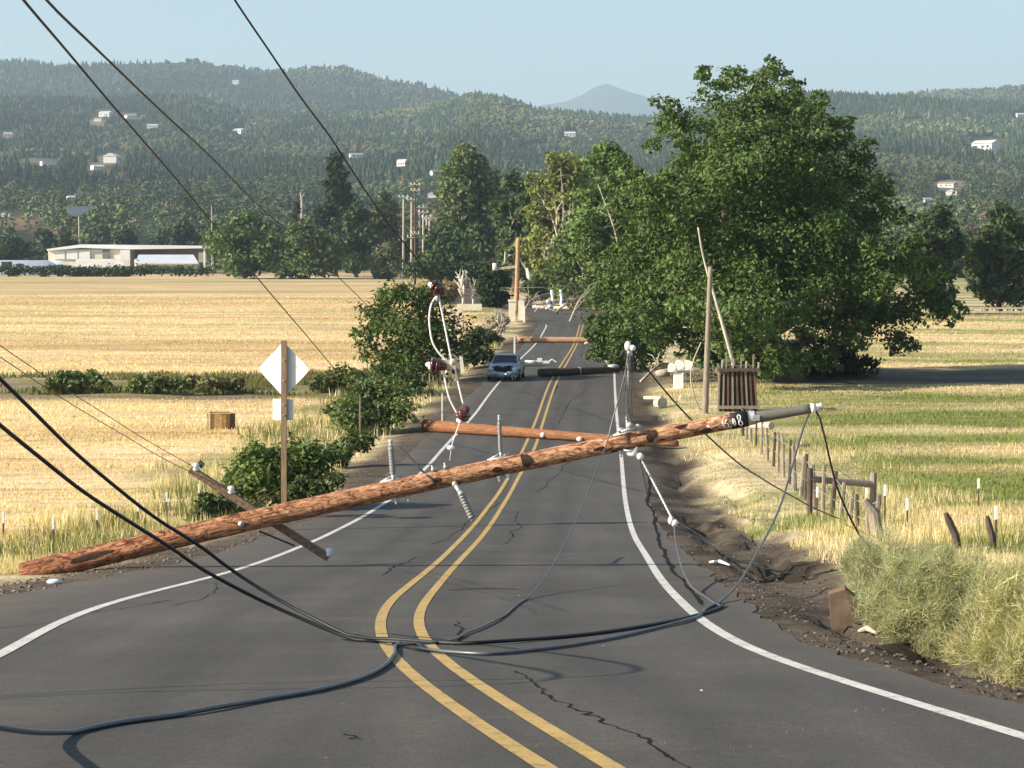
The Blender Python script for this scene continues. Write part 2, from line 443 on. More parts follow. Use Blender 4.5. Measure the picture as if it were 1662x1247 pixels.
# the carriageway: one sheet between the two tarmac edges, its sides turned down into the verge
ry = np.concatenate([np.arange(3, 70, .5), np.arange(70, 262, 2.0)])
rl, rr = xle(ry) - .12, xre(ry) + .05
wob = (fnoise(ry * 1.3, ry * 0, 41, 4) - .5) * .25
rr = rr + wob * (ry < 60); rl = rl + (fnoise(ry * 1.5, ry * 0 + 5, 43, 4) - .5) * .35
tt = np.linspace(0, 1, 25)
Xr = rl[:, None] + (rr - rl)[:, None] * tt; Yr = np.repeat(ry[:, None], 25, 1); Zr = zbase(Yr) + .012
Xr = np.hstack([rl[:, None] - .15, Xr, rr[:, None] + .12]); Yr = np.hstack([ry[:, None], Yr, ry[:, None]]); Zr = np.hstack([Zr[:, :1] - .3, Zr, Zr[:, -1:] - .3])
V, F = grid(Xr, Yr, Zr)
lf = np.clip((V[:, 0] - (xLW(V[:, 1]) - .1)) / -1.3, 0, 1); rf = np.clip((V[:, 0] - (xRW(V[:, 1]) + .2)) / .7, 0, 1)
edgew = np.maximum(lf * 1.1, rf * .7)
tag(mesh_np("road", V, F, asphalt(), None, np.stack([edgew, np.clip((V[:, 0] - xLW(V[:, 1])) / (xRW(V[:, 1]) - xLW(V[:, 1])), 0, 1), edgew * 0], 1), False, (0, 0, 0)), kind="structure")
# the bend beyond the wreckage
k = len(cen); cs = smooth(spline(cen, 60), 2); tn = np.gradient(cs, axis=0); tn /= np.linalg.norm(tn, axis=1)[:, None]; nn = np.stack([tn[:, 1], -tn[:, 0]], 1)
off = np.linspace(-4.1, 4.1, 9)
Xb = cs[:, :1] + nn[:, :1] * off; Yb = cs[:, 1:] + nn[:, 1:] * off
V, F = grid(Xb, Yb, zbase(Yb) + .02 + .004)
tag(mesh_np("road_bend", V, F, bpy.data.materials["asphalt"], None, np.zeros((len(V), 3)), True, (0, 0, 0)), kind="structure")

def ribbon(name, P, w, mat, dz=.017, n=None, ragged=0.0):
    P = np.asarray(P, float)
    if n: P = spline(P, n)
    t = np.gradient(P, axis=0); t /= np.linalg.norm(t, axis=1)[:, None] + 1e-9; nn = np.stack([t[:, 1], -t[:, 0]], 1)
    w = np.broadcast_to(np.asarray(w, float), (len(P),))
    j = 1 + ragged * (np.random.default_rng(len(P)).random((len(P), 2)) - .5)
    a = P - nn * (w * j[:, 0] / 2)[:, None]; b = P + nn * (w * j[:, 1] / 2)[:, None]
    X = np.stack([a[:, 0], b[:, 0]], 1); Y = np.stack([a[:, 1], b[:, 1]], 1)
    V, F = grid(X, Y, zbase(Y) + dz)
    return tag(mesh_np(name, V, F, mat, None, None, False, (0, 0, 0)), kind="structure")
WHITE_P = paint("white_road_paint", (.62, .60, .55)); YEL_P = paint("yellow_road_paint", (.50, .335, .11))
ribbon("road_line", pLW[:-25], .125, WHITE_P); ribbon("road_line", pRW[:-25], .125, WHITE_P)
ribbon("road_line", pYL[:-22], .11, YEL_P); ribbon("road_line", pYR[:-22], .11, YEL_P)

# cracks and seams in the tarmac
CRACK = simple("tar_crack", (.012, .011, .010), .95, .3, 20, .1, 0, 0)
def crack(pts, w, n=40, j=.05, seed=0, ragged=1.2):
    P = spline(np.array([gb(*p)[:2] for p in pts]), n); r = np.random.default_rng(seed)
    q = np.linspace(0, n * .35, n); k = np.sin(np.linspace(0, math.pi, n)) ** .4
    P += np.stack([fnoise(q, q * 0 + seed, 7, 4) - .5, fnoise(q, q * 0 + seed + 50, 8, 4) - .5], 1) * (j * 3.2 * k)[:, None]
    return ribbon("road_crack", P, np.r_[.15, np.ones(n - 2), .15] * w * (.25 + 1.3 * fnoise(q * .8, q * 0 + seed, 9, 3) ** 1.5), CRACK, .0155, None, ragged * .5)
crack([(1048,758),(1056,790),(1050,812),(1062,840),(1070,880),(1086,915),(1105,942),(1122,962),(1140,985)], .085, 90, .05, 1, 1.2)
crack([(835,1092),(868,1112),(905,1140),(960,1165),(1010,1190),(1065,1215),(1110,1247),(1150,1275)], .024, 110, .045, 2, 1.2)
crack([(280,985),(330,972),(352,948)], .018, 40, .05, 3); crack([(120,1001),(200,990),(280,975)], .02, 40, .05, 4)
crack([(700,885),(735,868),(760,846),(790,828),(810,816)], .03, 40, .12, 5); crack([(815,885),(836,862),(842,830)], .03, 30, .12, 6)
crack([(620,935),(655,915),(680,905)], .03, 30, .1, 7); crack([(870,800),(905,770),(930,740)], .03, 30, .1, 8)
crack([(-40,1025),(60,1016),(110,1010)], .02, 30, .04, 9); crack([(740,1010),(745,1035),(742,1052)], .03, 30, .06, 10)
crack([(560,1195),(590,1205)], .03, 12, .05, 11); crack([(800,650),(835,647),(880,640)], .05, 20, .1, 12)
crack([(878,690),(890,660),(905,625)], .07, 30, .05, 13, .4); crack([(905,690),(925,655),(955,630)], .05, 30, .05, 14, .4)
crack([(1000,905),(940,903),(900,908)], .025, 24, .06, 15); crack([(730,960),(780,957),(842,958)], .35, 20, .03, 16, .3).data.materials[0] = simple("tar_patch", (.042, .039, .036), .9, .2, 30, .2, 0, 0)

# ---- wooded hills
SKA = np.array([[-900,175],[-300,170],[0,164],[150,166],[300,160],[400,188],[500,186],[620,190],[700,176],[770,158],[830,168],[875,185],[940,189],[1000,195],[1060,200],[1150,178],[1260,158],[1340,156],[1400,160],[1450,164],[1560,172],[1662,178],[2000,170],[2600,165]], float)
SKB = np.array([[-900,120],[-300,104],[0,104],[60,106],[110,112],[150,110],[220,106],[320,104],[370,112],[440,121],[500,116],[560,115],[620,131],[690,143],[740,158],[800,176],[900,200],[1300,190],[1420,166],[1470,157],[1530,151],[1600,150],[1662,143],[2000,130],[2600,140]], float)
Y0, Y1, YB0, YB1 = 760.0, 3300.0, 3300.0, 4900.0
def elevA(px, y):
    top = (400 - np.interp(px, SKA[:, 0], SKA[:, 1])) / FPX
    t = (y - Y0) / (Y1 - Y0)
    e = -.0095 + (top + .0095) * np.clip(t, 0, 1) ** .62
    e = e + (fnoise(px * .006, y * .0022, 51, 3) - .5) * .012 * np.clip(t * 3, 0, 1) * np.clip((1 - t) * 4, 0, 1)
    return e - np.clip(t - 1, 0, 1) * .1
def zA(x, y): return CZ + y * elevA(x / y * FPX + W0 / 2, y)
def zB(x, y):
    px = x / y * FPX + W0 / 2; top = (400 - np.interp(px, SKB[:, 0], SKB[:, 1])) / FPX
    t = (y - YB0) / (YB1 - YB0)
    e = .035 + (top - .035) * np.clip(t, 0, 1) ** .8 + (fnoise(px * .008, y * .002, 61, 3) - .5) * .008 * np.clip((1 - t) * 3, 0, 1)
    return CZ + y * (e - np.clip(t - 1, 0, 1) * .1)
FOREST_G = simple("forest_floor", (.045, .05, .022), .95, .5, .02, .1, 0, 0)
HILL_T = NT("hillside"); HILL_T.base(HILL_T.mix(1, HILL_T.attr(), HILL_T.ramp(HILL_T.noise(HILL_T.pos(), .03, 5), [(.3, (.6, .6, .6)), (.7, (1.25, 1.25, 1.25))]), 'MULTIPLY')); HILL_T.set(.95, .1)
# open ground on the slopes, by the place it has in the view: (px, py, rx, ry, colour)
CLEAR = [(60,206,34,6,(.30,.22,.12)),(165,201,30,6,(.30,.22,.12)),(30,362,38,14,(.30,.19,.11)),(75,375,22,6,(.28,.18,.10)),(250,368,52,13,(.06,.11,.03)),(290,165,30,6,(.16,.11,.06)),(410,192,26,8,(.15,.12,.07)),
         (1540,300,34,9,(.34,.27,.19)),(1575,237,16,6,(.3,.25,.2)),(870,238,22,6,(.17,.13,.08)),(60,262,30,6,(.25,.2,.13)),(170,262,34,8,(.28,.23,.15)),(190,280,20,5,(.2,.17,.1)),(225,190,16,5,(.25,.2,.13)),(660,200,20,6,(.15,.13,.07))]
def hill_mesh(name, f, ya, yb, ny):
    ys = np.linspace(ya, yb, ny); us = np.linspace(-.5, .5, 260); Yh, Uh = np.meshgrid(ys, us, indexing='ij'); Xh = Uh * Yh
    Z = f(Xh, Yh); px = Uh * FPX + W0 / 2; py = 400 - (Z - CZ) / Yh * FPX
    col = np.ones(Z.shape + (3,)) * np.array([.035, .042, .018]); n = fnoise(Xh * .004, Yh * .004, 71, 3)
    col = mixc(col, np.array([.13, .10, .05]), sstep(.58, .7, n) * .7)
    for cx, cyy, rx, ryy, cc in CLEAR:
        d = ((px - cx) / rx) ** 2 + ((py - cyy) / ryy) ** 2
        d = d * (.6 + .9 * fnoise(Xh * .02, Yh * .01, 73, 3)); col = mixc(col, np.array(cc) * .8, (1 - sstep(.55, 1.1, d)) * .85)
    V, F = grid(Xh, Yh, Z)
    return tag(mesh_np(name, V, F, HILL_T.m, None, col.reshape(-1, 3), True, (0, 0, 0)), kind="structure")
hill_mesh("hills", zA, Y0, Y1 + 500, 110); hill_mesh("back_hills", zB, YB0, YB1 + 500, 60)

# far mountain
mx, my = [], []
us = np.linspace(780, 1180, 90); prof = np.interp(us, [780,850,880,920,945,962,985,1010,1035,1060,1100,1180], [215,182,172,166,155,146,139,147,155,163,180,215]) + (fnoise(us * .05, us * 0, 81, 3) - .5) * 4
Yd = 15000.0; rows = []
for kk, (dy, fr) in enumerate([(-2400, 0), (-1400, .35), (-600, .72), (0, 1), (1400, .4), (2400, 0)]):
    y = Yd + dy; x = (us - W0 / 2) / FPX * Yd; zt = CZ + (400 - prof) / FPX * Yd; z0 = CZ + .03 * Yd
    rows.append(np.stack([x, np.full_like(x, y), z0 + (zt - z0) * fr * (1 + (fnoise(us * .04, us * 0 + kk * 3, 83, 3) - .5) * (.25 if fr < 1 else 0))], 1))
G = np.array(rows); V, F = grid(G[..., 0], G[..., 1], G[..., 2])
tag(mesh_np("mountain", V, F, FOREST_G, None, None, True, (0, 0, 0)), kind="structure")

# ---- the forest on the hills: a wood nobody could count
def ico():
    g = (1 + 5 ** .5) / 2
    v = np.array([(-1,g,0),(1,g,0),(-1,-g,0),(1,-g,0),(0,-1,g),(0,1,g),(0,-1,-g),(0,1,-g),(g,0,-1),(g,0,1),(-g,0,-1),(-g,0,1)], float); v /= np.linalg.norm(v[0])
    f = np.array([(0,11,5),(0,5,1),(0,1,7),(0,7,10),(0,10,11),(1,5,9),(5,11,4),(11,10,2),(10,7,6),(7,1,8),(3,9,4),(3,4,2),(3,2,6),(3,6,8),(3,8,9),(4,9,5),(2,4,11),(6,2,10),(8,6,7),(9,8,1)])
    return v, f
IV, IF = ico()
def proto_conifer(r):
    V, F = [], []
    for z0, z1, rad in ((.06, .58, .25), (.30, .80, .20), (.55, 1.0, .125)):
        k = len(V); a0 = r.random() * 6
        for i in range(6):
            a = a0 + i * math.pi / 3; q = rad * (.75 + .5 * r.random()); V.append((q * math.cos(a), q * math.sin(a), z0 + .06 * (r.random() - .5)))
        V.append((.02 * (r.random() - .5), .02 * (r.random() - .5), z1))
        F += [(k + i, k + (i + 1) % 6, k + 6) for i in range(6)]
    return np.array(V), np.array(F)
def proto_broad(r):
    V, F = [], []
    for _ in range(5):
        k = len(V); c = np.array([(r.random() - .5) * .55, (r.random() - .5) * .55, .30 + .45 * r.random()])
        v = IV * (.14 + .2 * r.random(12))[:, None] * np.array([1, 1, 1.05]) + c
        V += list(v); F += [tuple(k + i for i in f) for f in IF]
    return np.array(V), np.array(F)
def proto_cards(r, con):
    V = []
    for _ in range(64):
        z = r.random() ** (1.2 if con else .8); a = r.random() * 6.28
        if con: z = .06 + .94 * z; q = (1 - z) * .26 * (.35 + .75 * r.random()) + .01
        else: q = .34 * math.sin(math.pi * (.14 + .8 * z)) * (.45 + .6 * r.random()); z = .10 + .86 * z
        p = np.array([q * math.cos(a), q * math.sin(a), z]); nrm = unit1(np.array([math.cos(a), math.sin(a), .5]) + r.normal(size=3) * .6)
        t = unit1(np.cross(nrm, r.normal(size=3))); b = np.cross(nrm, t); s = (.055 if con else .085) * (.6 + .8 * r.random())
        V += [p - t * s, p + b * s * .7 + nrm * s * .3, p + t * s, p - b * s * .7 + nrm * s * .3]
    k = np.arange(64)[:, None] * 4
    return np.array(V), np.concatenate([k + np.array([[0, 1, 2]]), k + np.array([[0, 2, 3]])])
def unit1(a): return a / np.linalg.norm(a)
def forest(name, n, ya, yb, f, hmin, hmax, broad_near, seed, label, thin=0.0, cards=False):
    r = np.random.default_rng(seed)
    protos = [(proto_cards(r, 1) if cards else proto_conifer(r)) for _ in range(6)] + [(proto_cards(r, 0) if cards else proto_broad(r)) for _ in range(6)]
    y = np.sqrt(ya ** 2 + (yb ** 2 - ya ** 2) * r.random(n)); x = (r.random(n) * .66 - .33) * y
    z = f(x, y); px = x / y * FPX + W0 / 2; h = hmin + (hmax - hmin) * r.random(n) ** 1.5
    pyb = 400 - (z - CZ) / y * FPX; pyt = pyb - h / y * FPX
    keep = np.ones(n, bool); wv = fnoise(x * .02, y * .008, 97, 3)
    for cx, cyy, rx, ryy, _ in CLEAR:
        keep &= (((px - cx) / rx) ** 2 + ((np.clip(cyy, pyt + 4, pyb) - cyy) / ryy) ** 2 > .35 + 1.1 * wv) | (r.random(n) < .12)
    for hx, hy, hw, hh in HOUSE_PX:
        keep &= ~((np.abs(px - hx) < hw * .62 + 3) & (pyb > hy - hh * 1.2) & (pyt < hy - hh * .35) & (pyb < hy + 22))
    dn = fnoise(x * .005, y * .005, 91, 3); keep &= r.random(n) < sstep(.26, .4, dn) * (1 - thin) + .25
    x, y, z, h, px = x[keep], y[keep], z[keep], h[keep], px[keep]; n = len(x)
    mixn = fnoise(x * .006, y * .006, 95, 3)
    isb = r.random(n) < np.clip(.48 + (mixn - .5) * 2.6 + broad_near * (1 - sstep(800, 1800, y)), .05, .97)
    kind = np.where(isb, 6 + r.integers(0, 6, n), r.integers(0, 6, n)); h = np.where(isb, h * .72, h)
    an = r.random(n) * 6.28; wd = h * (.9 + .5 * r.random(n)); b = (.65 + .7 * r.random(n))[:, None]
    dry = (r.random(n) < .05 + .15 * sstep(.6, .75, mixn))[:, None]
    col = np.where(isb[:, None], np.array([.080, .098, .038]), np.array([.036, .054, .026])) * b
    col = np.where(dry, np.array([.14, .11, .06]) * b, col)
    col = col * (.62 + .8 * sstep(.3, .7, fnoise(x * .0035, y * .0022, 99, 3)))[:, None]
    if cards: col = col * 1.7
    Vs, Fs, Cs, k = [], [], [], 0
    for q, (pv, pf) in enumerate(protos):
        i = np.where(kind == q)[0]
        if not len(i): continue
        c, s = np.cos(an[i])[:, None], np.sin(an[i])[:, None]; m = len(pv)
        X = x[i][:, None] + (pv[:, 0] * c - pv[:, 1] * s) * wd[i][:, None]; Y = y[i][:, None] + (pv[:, 0] * s + pv[:, 1] * c) * wd[i][:, None]
        Z = z[i][:, None] + pv[:, 2] * h[i][:, None] - .5
        Vs.append(np.stack([X, Y, Z], -1).reshape(-1, 3)); Fs.append((pf[None] + (np.arange(len(i)) * m)[:, None, None] + k).reshape(-1, 3)); k += len(i) * m
        Cs.append(np.repeat(col[i], m, 0))
    t = bpy.data.materials.get("forest_leaves")
    if t is None: q = NT("forest_leaves"); q.base(q.attr()); q.set(.9, .1); t = q.m
    o = mesh_np(name, np.concatenate(Vs), np.concatenate(Fs), t, None, np.concatenate(Cs), False, (0, 0, 0))
    return tag(o, label, "forest", kind="stuff")
# houses on the slopes: (px, py of the foot, width px, height px, roof colour, label)
HOUSES = [
 (78,268,38,9,'w',"long white house low on the wooded slope above the white barns"),(183,264,36,15,'w',"big white house with several gables on the wooded slope"),(158,275,22,7,'w',"low white outbuilding just below the gabled white house"),
 (172,189,22,8,'w',"white house under the ridge near the two power lines"),(160,197,14,5,'g',"small grey shed below the white house under the ridge"),(212,192,20,6,'t',"tan roofed house right of the white house under the ridge"),(248,208,20,6,'w',"white bungalow standing between the two power lines on the hill"),
 (388,217,22,8,'w',"pale house with a sloping roof right of the second power line"),(116,324,16,6,'w',"tiny white house low in the trees above the white barn"),(222,326,14,8,'w',"small white house above the green field"),(13,224,16,9,'t',"cream house at the left edge of the view on the slope"),
 (383,137,12,7,'g',"lone grey house high on the back ridge"),(578,256,24,7,'g',"long grey roofed house behind the tall dark conifer"),(653,270,18,11,'w',"white house with a slanted roof above the row of power poles"),(702,321,24,9,'w',"white house low on the hill beside the tall round tree"),
 (704,284,12,8,'g',"small pale house just above the white one beside the tall round tree"),(925,222,20,8,'w',"white house high on the hill below the far blue mountain"),(1600,244,44,16,'w',"large white house on the right hand slope"),(1538,304,32,8,'t',"tan house with a long roof on the bare cut slope at right"),
 (1545,317,30,9,'w',"white house below the tan one on the bare cut slope"),(1655,190,16,6,'w',"white house high at the right edge of the slope"),(1505,330,16,9,'g',"grey house low on the right slope beside the big leafy tree"),(10,352,18,6,'w',"white roofed shed at the foot of the left slope")]
HOUSE_PX = [h[:4] for h in HOUSES]
forest("hill_forest", 62000, 1600, Y1 + 60, zA, 6, 13.5, .55, 11, "mixed green forest covering the upper slopes of the near hills")
forest("foothill_forest", 11000, Y0 + 20, 1620, zA, 7, 15, .55, 13, "leafy green woods at the foot of the near hills", 0, True)
forest("ridge_forest", 26000, YB0 + 250, YB1 + 60, zB, 8, 18, -.1, 12, "hazy blue conifer forest on the ridge behind the near hills")

WALLW = simple("white_house_paint", (.72, .69, .62), .8, .1, .5); ROOFM = {'w': simple("pale_roof", (.62, .61, .58), .7, .12, .4), 'g': simple("grey_roof", (.33, .34, .35), .7, .15, .4), 't': simple("tan_roof", (.46, .34, .24), .8, .15, .4)}
GLASSD = simple("dark_window", (.03, .035, .045), .15, .2, .3, .5, 0, 0)
def hill_house(px, py, w, h, rk, label):
    f, lo = (zB, YB0) if py < 150 else (zA, Y0)
    yv = np.linspace(lo + 20, lo + 2600, 4000); dd = ray(px, py); k = np.argmax(f(dd[0] * yv / dd[1], yv) > CZ + dd[2] * yv / dd[1]); p = at(px, py, yv[k])
    s = p.y / FPX; W, Hh = w * s, h * s; D = W * .55; rz = (px * 37 % 50 - 25) / 100
    rz = rz * 3 + (1.57 if int(px) % 3 == 0 else 0); W *= .85; D = W * .7; R = Matrix.Rotation(rz, 3, 'Z'); r = empty("house", p, label, "house", "houses on the wooded slopes")
    b = p + Vector((0, 0, -1.5))
    MB().box(b + Vector((0, 0, (Hh * .66 + 1.5) / 2)), (W, D, Hh * .66 + 1.5), R).build("wall", WALLW, r)
    z1 = Hh * .66; o = .03 * W
    q = [Vector((-W/2-o, -D/2-o, z1)), Vector((W/2+o, -D/2-o, z1)), Vector((W/2+o, D/2+o, z1)), Vector((-W/2-o, D/2+o, z1)), Vector((-W/2-o, 0, Hh)), Vector((W/2+o, 0, Hh))]
    MB().add([p + R @ v for v in q], [(0,1,5,4),(2,3,4,5),(3,0,4),(1,2,5),(3,2,1,0)]).build("roof", ROOFM[rk], r)
    for k in (-.28, .05, .3):
        MB().box(p + R @ Vector((k * W, -D/2 - .05, Hh * .34)), (W * .12, .16, Hh * .2), R).build("window", GLASSD, r)
for hh in HOUSES: hill_house(*hh)

# ------------------------------------------------------------------ trees and bushes
LEAF = leafmat("tree_leaves", .2); LEAFD = leafmat("conifer_needles", .12, .8, .1); WEED = leafmat("weed_blades", .35, .8, .1)
BARK = simple("grey_brown_bark", (.10, .075, .055), .9, .4, 3, .1, 0, .5, 'Object', (1, 1, .25))
PALEBARK = simple("bleached_dead_wood", (.46, .40, .32), .9, .25, 4, .1, 0, .3, 'Object', (1, 1, .3))

def unit(a): return a / (np.linalg.norm(a, axis=-1, keepdims=True) + 1e-9)
def leaf_cloud(r, C, R, n, size, col, colj=.3, sub=14, droop=0.0, aspect=.55, flat=.8, inner=.22, spread=.30):
    """Leaf faces gathered in sprays over lobes C (k,3) of radius R (k,) -> vertices, faces, colours."""
    k = len(C); w = R ** 2 / np.sum(R ** 2); lob = r.choice(k, n, p=w)
    sd = unit(r.normal(size=(k, sub, 3)) + np.array([0, 0, .35])); sc = C[:, None] + sd * (R[:, None, None] * (.62 + .5 * r.random((k, sub, 1)))) * np.array([1, 1, flat])
    sj = r.integers(0, sub, n); P = sc[lob, sj] + r.normal(size=(n, 3)) * (R[lob] * spread)[:, None] * np.array([1, 1, .7])
    ins = r.random(n) < inner
    P[ins] = C[lob[ins]] + unit(r.normal(size=(ins.sum(), 3))) * (R[lob[ins]] * r.random(ins.sum()) ** .5)[:, None] * np.array([1, 1, flat])
    out = unit(P - C[lob]); N = unit(out * .55 + np.array([0, 0, .45]) + r.normal(size=(n, 3)) * .55)
    T = unit(np.cross(N, r.normal(size=(n, 3)))); T[:, 2] -= droop; T = unit(T); B = unit(np.cross(N, T))
    s = (size * (.55 + .9 * r.random(n)))[:, None]
    V = np.stack([P - T * s * .5, P + B * s * aspect * .5 + N * s * .1, P + T * s * .5, P - B * s * aspect * .5 + N * s * .1], 1).reshape(-1, 3)
    f = np.arange(n * 4).reshape(n, 4)
    lf = (.8 + .4 * r.random(k))[lob] * (.85 + .3 * r.random((k, sub)))[lob, sj]
    b = ((1 - colj) + 2 * colj * r.random(n)) * lf
    c = np.array(col)[None] * b[:, None] * np.stack([1 + .25 * (r.random(n) - .4), np.ones(n), 1 + .2 * (r.random(n) - .5)], 1)
    return V, f, np.repeat(c, 4, 0)

def auto_lobes(r, cx, top, bot, hw, shape, n):
    L = []
    for i in range(n):
        v = (i + r.random()) / n
        wv = {'oval': max(math.sin(math.pi * min(.16 + .84 * v * .98, 1)), .1) ** .7, 'cone': (1 - v) ** .75 * .95 + .1, 'poplar': max(math.sin(math.pi * (.12 + .80 * v)), 0) ** .6, 'bush': math.sqrt(max(1 - (v * .9) ** 2, 0)), 'wide': max(math.sin(math.pi * (.25 + .68 * v)), .1) ** .8}[shape]
        rr = hw * (.22 + .20 * r.random()) * (.45 + .55 * wv) * (.75 if shape == 'cone' else 1)
        q = (r.random() * 2 - 1); q = math.copysign(abs(q) ** .7, q)
        px = cx + q * max(hw * wv - rr * .9, 0); py = bot - v * (bot - top - rr * .6) - rr * .35
        L.append((px, py, rr))
    L.append((cx + r.normal() * hw * .06, top + hw * .14, hw * .14))
    return L

def plant(name, label, cat, Y, foot, lobes, n, leaf, col, seed, group=None, mat=None, trunk=True, trunk_r=None, depth=1.0, sub=14, limbs=9, bark=None, dead=0, inner=.22, droop=0.0, aspect=.55, flat=.85, spread=.30, colj=.3):
    r = np.random.default_rng(seed); fp = on(foot[0], Y) if len(foot) == 1 else gnd(*foot)
    if Y is None: Y = fp.y
    fp = on(foot[0], Y)
    L = np.array(lobes, float); cx, hw = L[:, 0].mean(), (L[:, 0] + L[:, 2]).max() - L[:, 0].mean()
    m = Y / FPX
    Cn, Rn = [], []
    for px, py, rr in lobes:
        room = math.sqrt(max(1 - min(abs(px - cx) / (hw + 1e-6), 1) ** 2, 0)) * hw * m * .8 * depth
        dy = (r.random() * 2 - 1) * max(room - rr * m * .5, 0)
        p = at(px, py, Y + dy); Cn.append(p); Rn.append(rr * m)
    # fill the far side, so that the crown is as deep as it is wide
    for i in range(int(len(lobes) * .5)):
        px, py, rr = lobes[r.integers(len(lobes))]
        Cn.append(at(cx + (px - cx) * .6, py + rr * .3, Y + hw * m * depth * (.2 + .6 * r.random()))); Rn.append(rr * m)
    Cn, Rn = np.array(Cn), np.array(Rn)
    lowest = (Cn[:, 2] - Rn).min()
    root = empty(name, fp, label, cat, group)
    V, F, cc = leaf_cloud(r, Cn, Rn, n, leaf, col, colj, sub, droop, aspect, flat, inner, spread)
    gzv = gz(V[:, 0], V[:, 1]); V[:, 2] = np.maximum(V[:, 2], gzv + .02)
    mesh_np("crown", V, F, mat or LEAF, root, cc)
    if trunk:
        H = Cn[:, 2].max() - fp.z; tr = trunk_r or H * .022 + .05
        mb = MB(); top = fp + Vector((Cn[:, 0].mean() - fp.x, Cn[:, 1].mean() - fp.y, H * .72))
        path = [fp - Vector((0, 0, .3)), fp + (top - fp) * .25 + Vector((r.normal() * tr, r.normal() * tr, 0)), fp + (top - fp) * .6 + Vector((r.normal() * tr * 2, r.normal() * tr * 2, 0)), top]
        path = crv(path, 12); mb.tube(path, [tr * (1.35 if i == 0 else 1 - .8 * i / 11) for i in range(12)], 9)
        for i in r.permutation(len(Cn))[:limbs]:
            q = Vector(Cn[i]); k = int(np.clip(2 + (q.z - fp.z) / H * 7, 2, 9)) - 1
            a = path[k]; mid = a.lerp(q, .5) + Vector((0, 0, .12 * (q - a).length)) + Vector(r.normal(size=3) * .1 * Rn[i])
            P = crv([a, mid, q], 8); mb.tube(P, [tr * (.5 - .4 * j / 7) * (1 - .06 * k) for j in range(8)], 6)
        mb.build("trunk", bark or BARK, root, True)
        for j in range(dead):
            i = r.integers(len(lobes)); q = Vector(Cn[i]) + Vector((0, -Rn[i] * .9, 0)); a = path[4 + j % 5] + Vector((r.normal() * tr * 2, -hw * m * .75, 0))
            mid = a.lerp(q, .55) + Vector(r.normal(size=3) * .35); d = MB(); P = crv([a, mid, q + Vector(r.normal(size=3) * .6)], 12)
            d.tube(P, [tr * (.36 - .28 * k / 11) for k in range(12)], 6)
            for _ in range(4):
                s0 = P[r.integers(4, 11)]; d.tube([s0, s0 + Vector(r.normal(size=3) * .5 + np.array([0, 0, .3])), s0 + Vector(r.normal(size=3) * .9 + np.array([0, 0, .7]))], [tr * .14, tr * .1, tr * .03], 5)
            d.build("dead_limb", PALEBARK, root, True)
    return root

GB = (.040, .062, .016)     # broadleaf green
BIG = [(1250,100,10),(1262,118,20),(1190,132,28),(1140,118,15),(1155,145,24),(1222,150,42),(1285,152,30),(1330,162,17),(1300,185,40),(1066,165,13),(1092,172,17),(1072,198,24),(1058,236,18),(1108,212,36),(1165,195,48),(1238,195,58),
       (1312,215,48),(1352,224,34),(1376,200,15),(1392,248,32),(1402,296,42),(1436,338,34),(1468,352,16),(1448,398,46),(1486,440,44),(1500,500,42),(1440,520,52),(1372,480,68),(1300,285,80),(1205,285,86),(1118,290,58),(1064,305,42),(1012,262,18),(1030,282,16),
       (1036,340,44),(1085,398,76),(1182,392,86),(1282,396,92),(1366,392,76),(1100,482,66),(1196,490,76),(1290,500,74),(1046,470,46),(1070,545,34),(1160,548,40),(1236,552,38),(1316,548,40),(1385,545,34),(1120,575,24),(1260,578,20),(1010,420,34),(1345,330,60),(1150,330,60),(1420,450,50),(1465,560,26),(1540,505,26),(1148,588,26),(1198,584,30),(1250,590,26),(1292,590,28),(1340,584,26),(1000,462,38),(1012,502,34),(1050,424,56),(1078,332,50),(1035,520,34),(1000,545,26),(1160,250,60),(1250,330,90),(1190,430,90),(1320,450,80),(1230,260,70)]
plant("broadleaf_tree", "huge dark green broadleaf tree towering over the right side of the road", "tree", 120, (1285,), BIG, 150000, .26, (.084, .134, .037), 21, None, None, True, .75, .95, 13, 22, inner=.26, spread=.165, flat=.8, colj=.4)

def T(name, label, cx, top, foot_py, hw, shape, n, leaf, col, seed, Y=None, nl=26, group="trees across the valley floor", **k):
    r = np.random.default_rng(seed + 500); fp = gnd(cx, foot_py) if Y is None else None
    Yv = fp.y if Y is None else Y; f = on(cx, Yv); fpy = 400 - (f.z - CZ) / Yv * FPX
    bot = fpy - (fpy - top) * k.pop('skirt', .06)
    return plant(name, label, "tree", Yv, (cx,), auto_lobes(r, cx, top, bot, hw, shape, nl), n, leaf, col, seed, group, **k)

T("broadleaf_tree", "round dark green tree right beside the thin mast of the white barn", 398, 348, 0, 63, 'oval', 7150, 1.3, (0.095, 0.143, 0.039), 31, 505)
T("broadleaf_tree", "low broad green tree standing left of the tall dark conifer", 490, 366, 0, 65, 'wide', 7150, 1.2, (0.099, 0.138, 0.043), 32, 500)
T("conifer_tree", "tall dark conifer rising above the left tree line", 545, 250, 0, 56, 'cone', 7000, 1.4, (0.033, 0.051, 0.021), 33, 545, 34, mat=LEAFD, droop=.5)
T("conifer_tree", "small dark pointed conifer left of the tall one", 481, 330, 0, 20, 'cone', 2200, 1.2, (0.033, 0.051, 0.024), 34, 570, 18, mat=LEAFD, droop=.5)
T("broadleaf_tree", "dark bushy tree tucked against the right side of the tall conifer", 580, 330, 0, 40, 'oval', 4940, 1.3, (0.058, 0.090, 0.031), 35, 530)
T("broadleaf_tree", "olive green open tree between the tall conifer and the power poles", 622, 312, 0, 40, 'oval', 3800, 1.1, (0.084, 0.093, 0.039), 36, 560, dead=3)
T("broadleaf_tree", "small grey green rounded tree at the field edge below the power poles", 628, 396, 0, 28, 'bush', 2600, .9, (0.109, 0.129, 0.059), 37, 500)
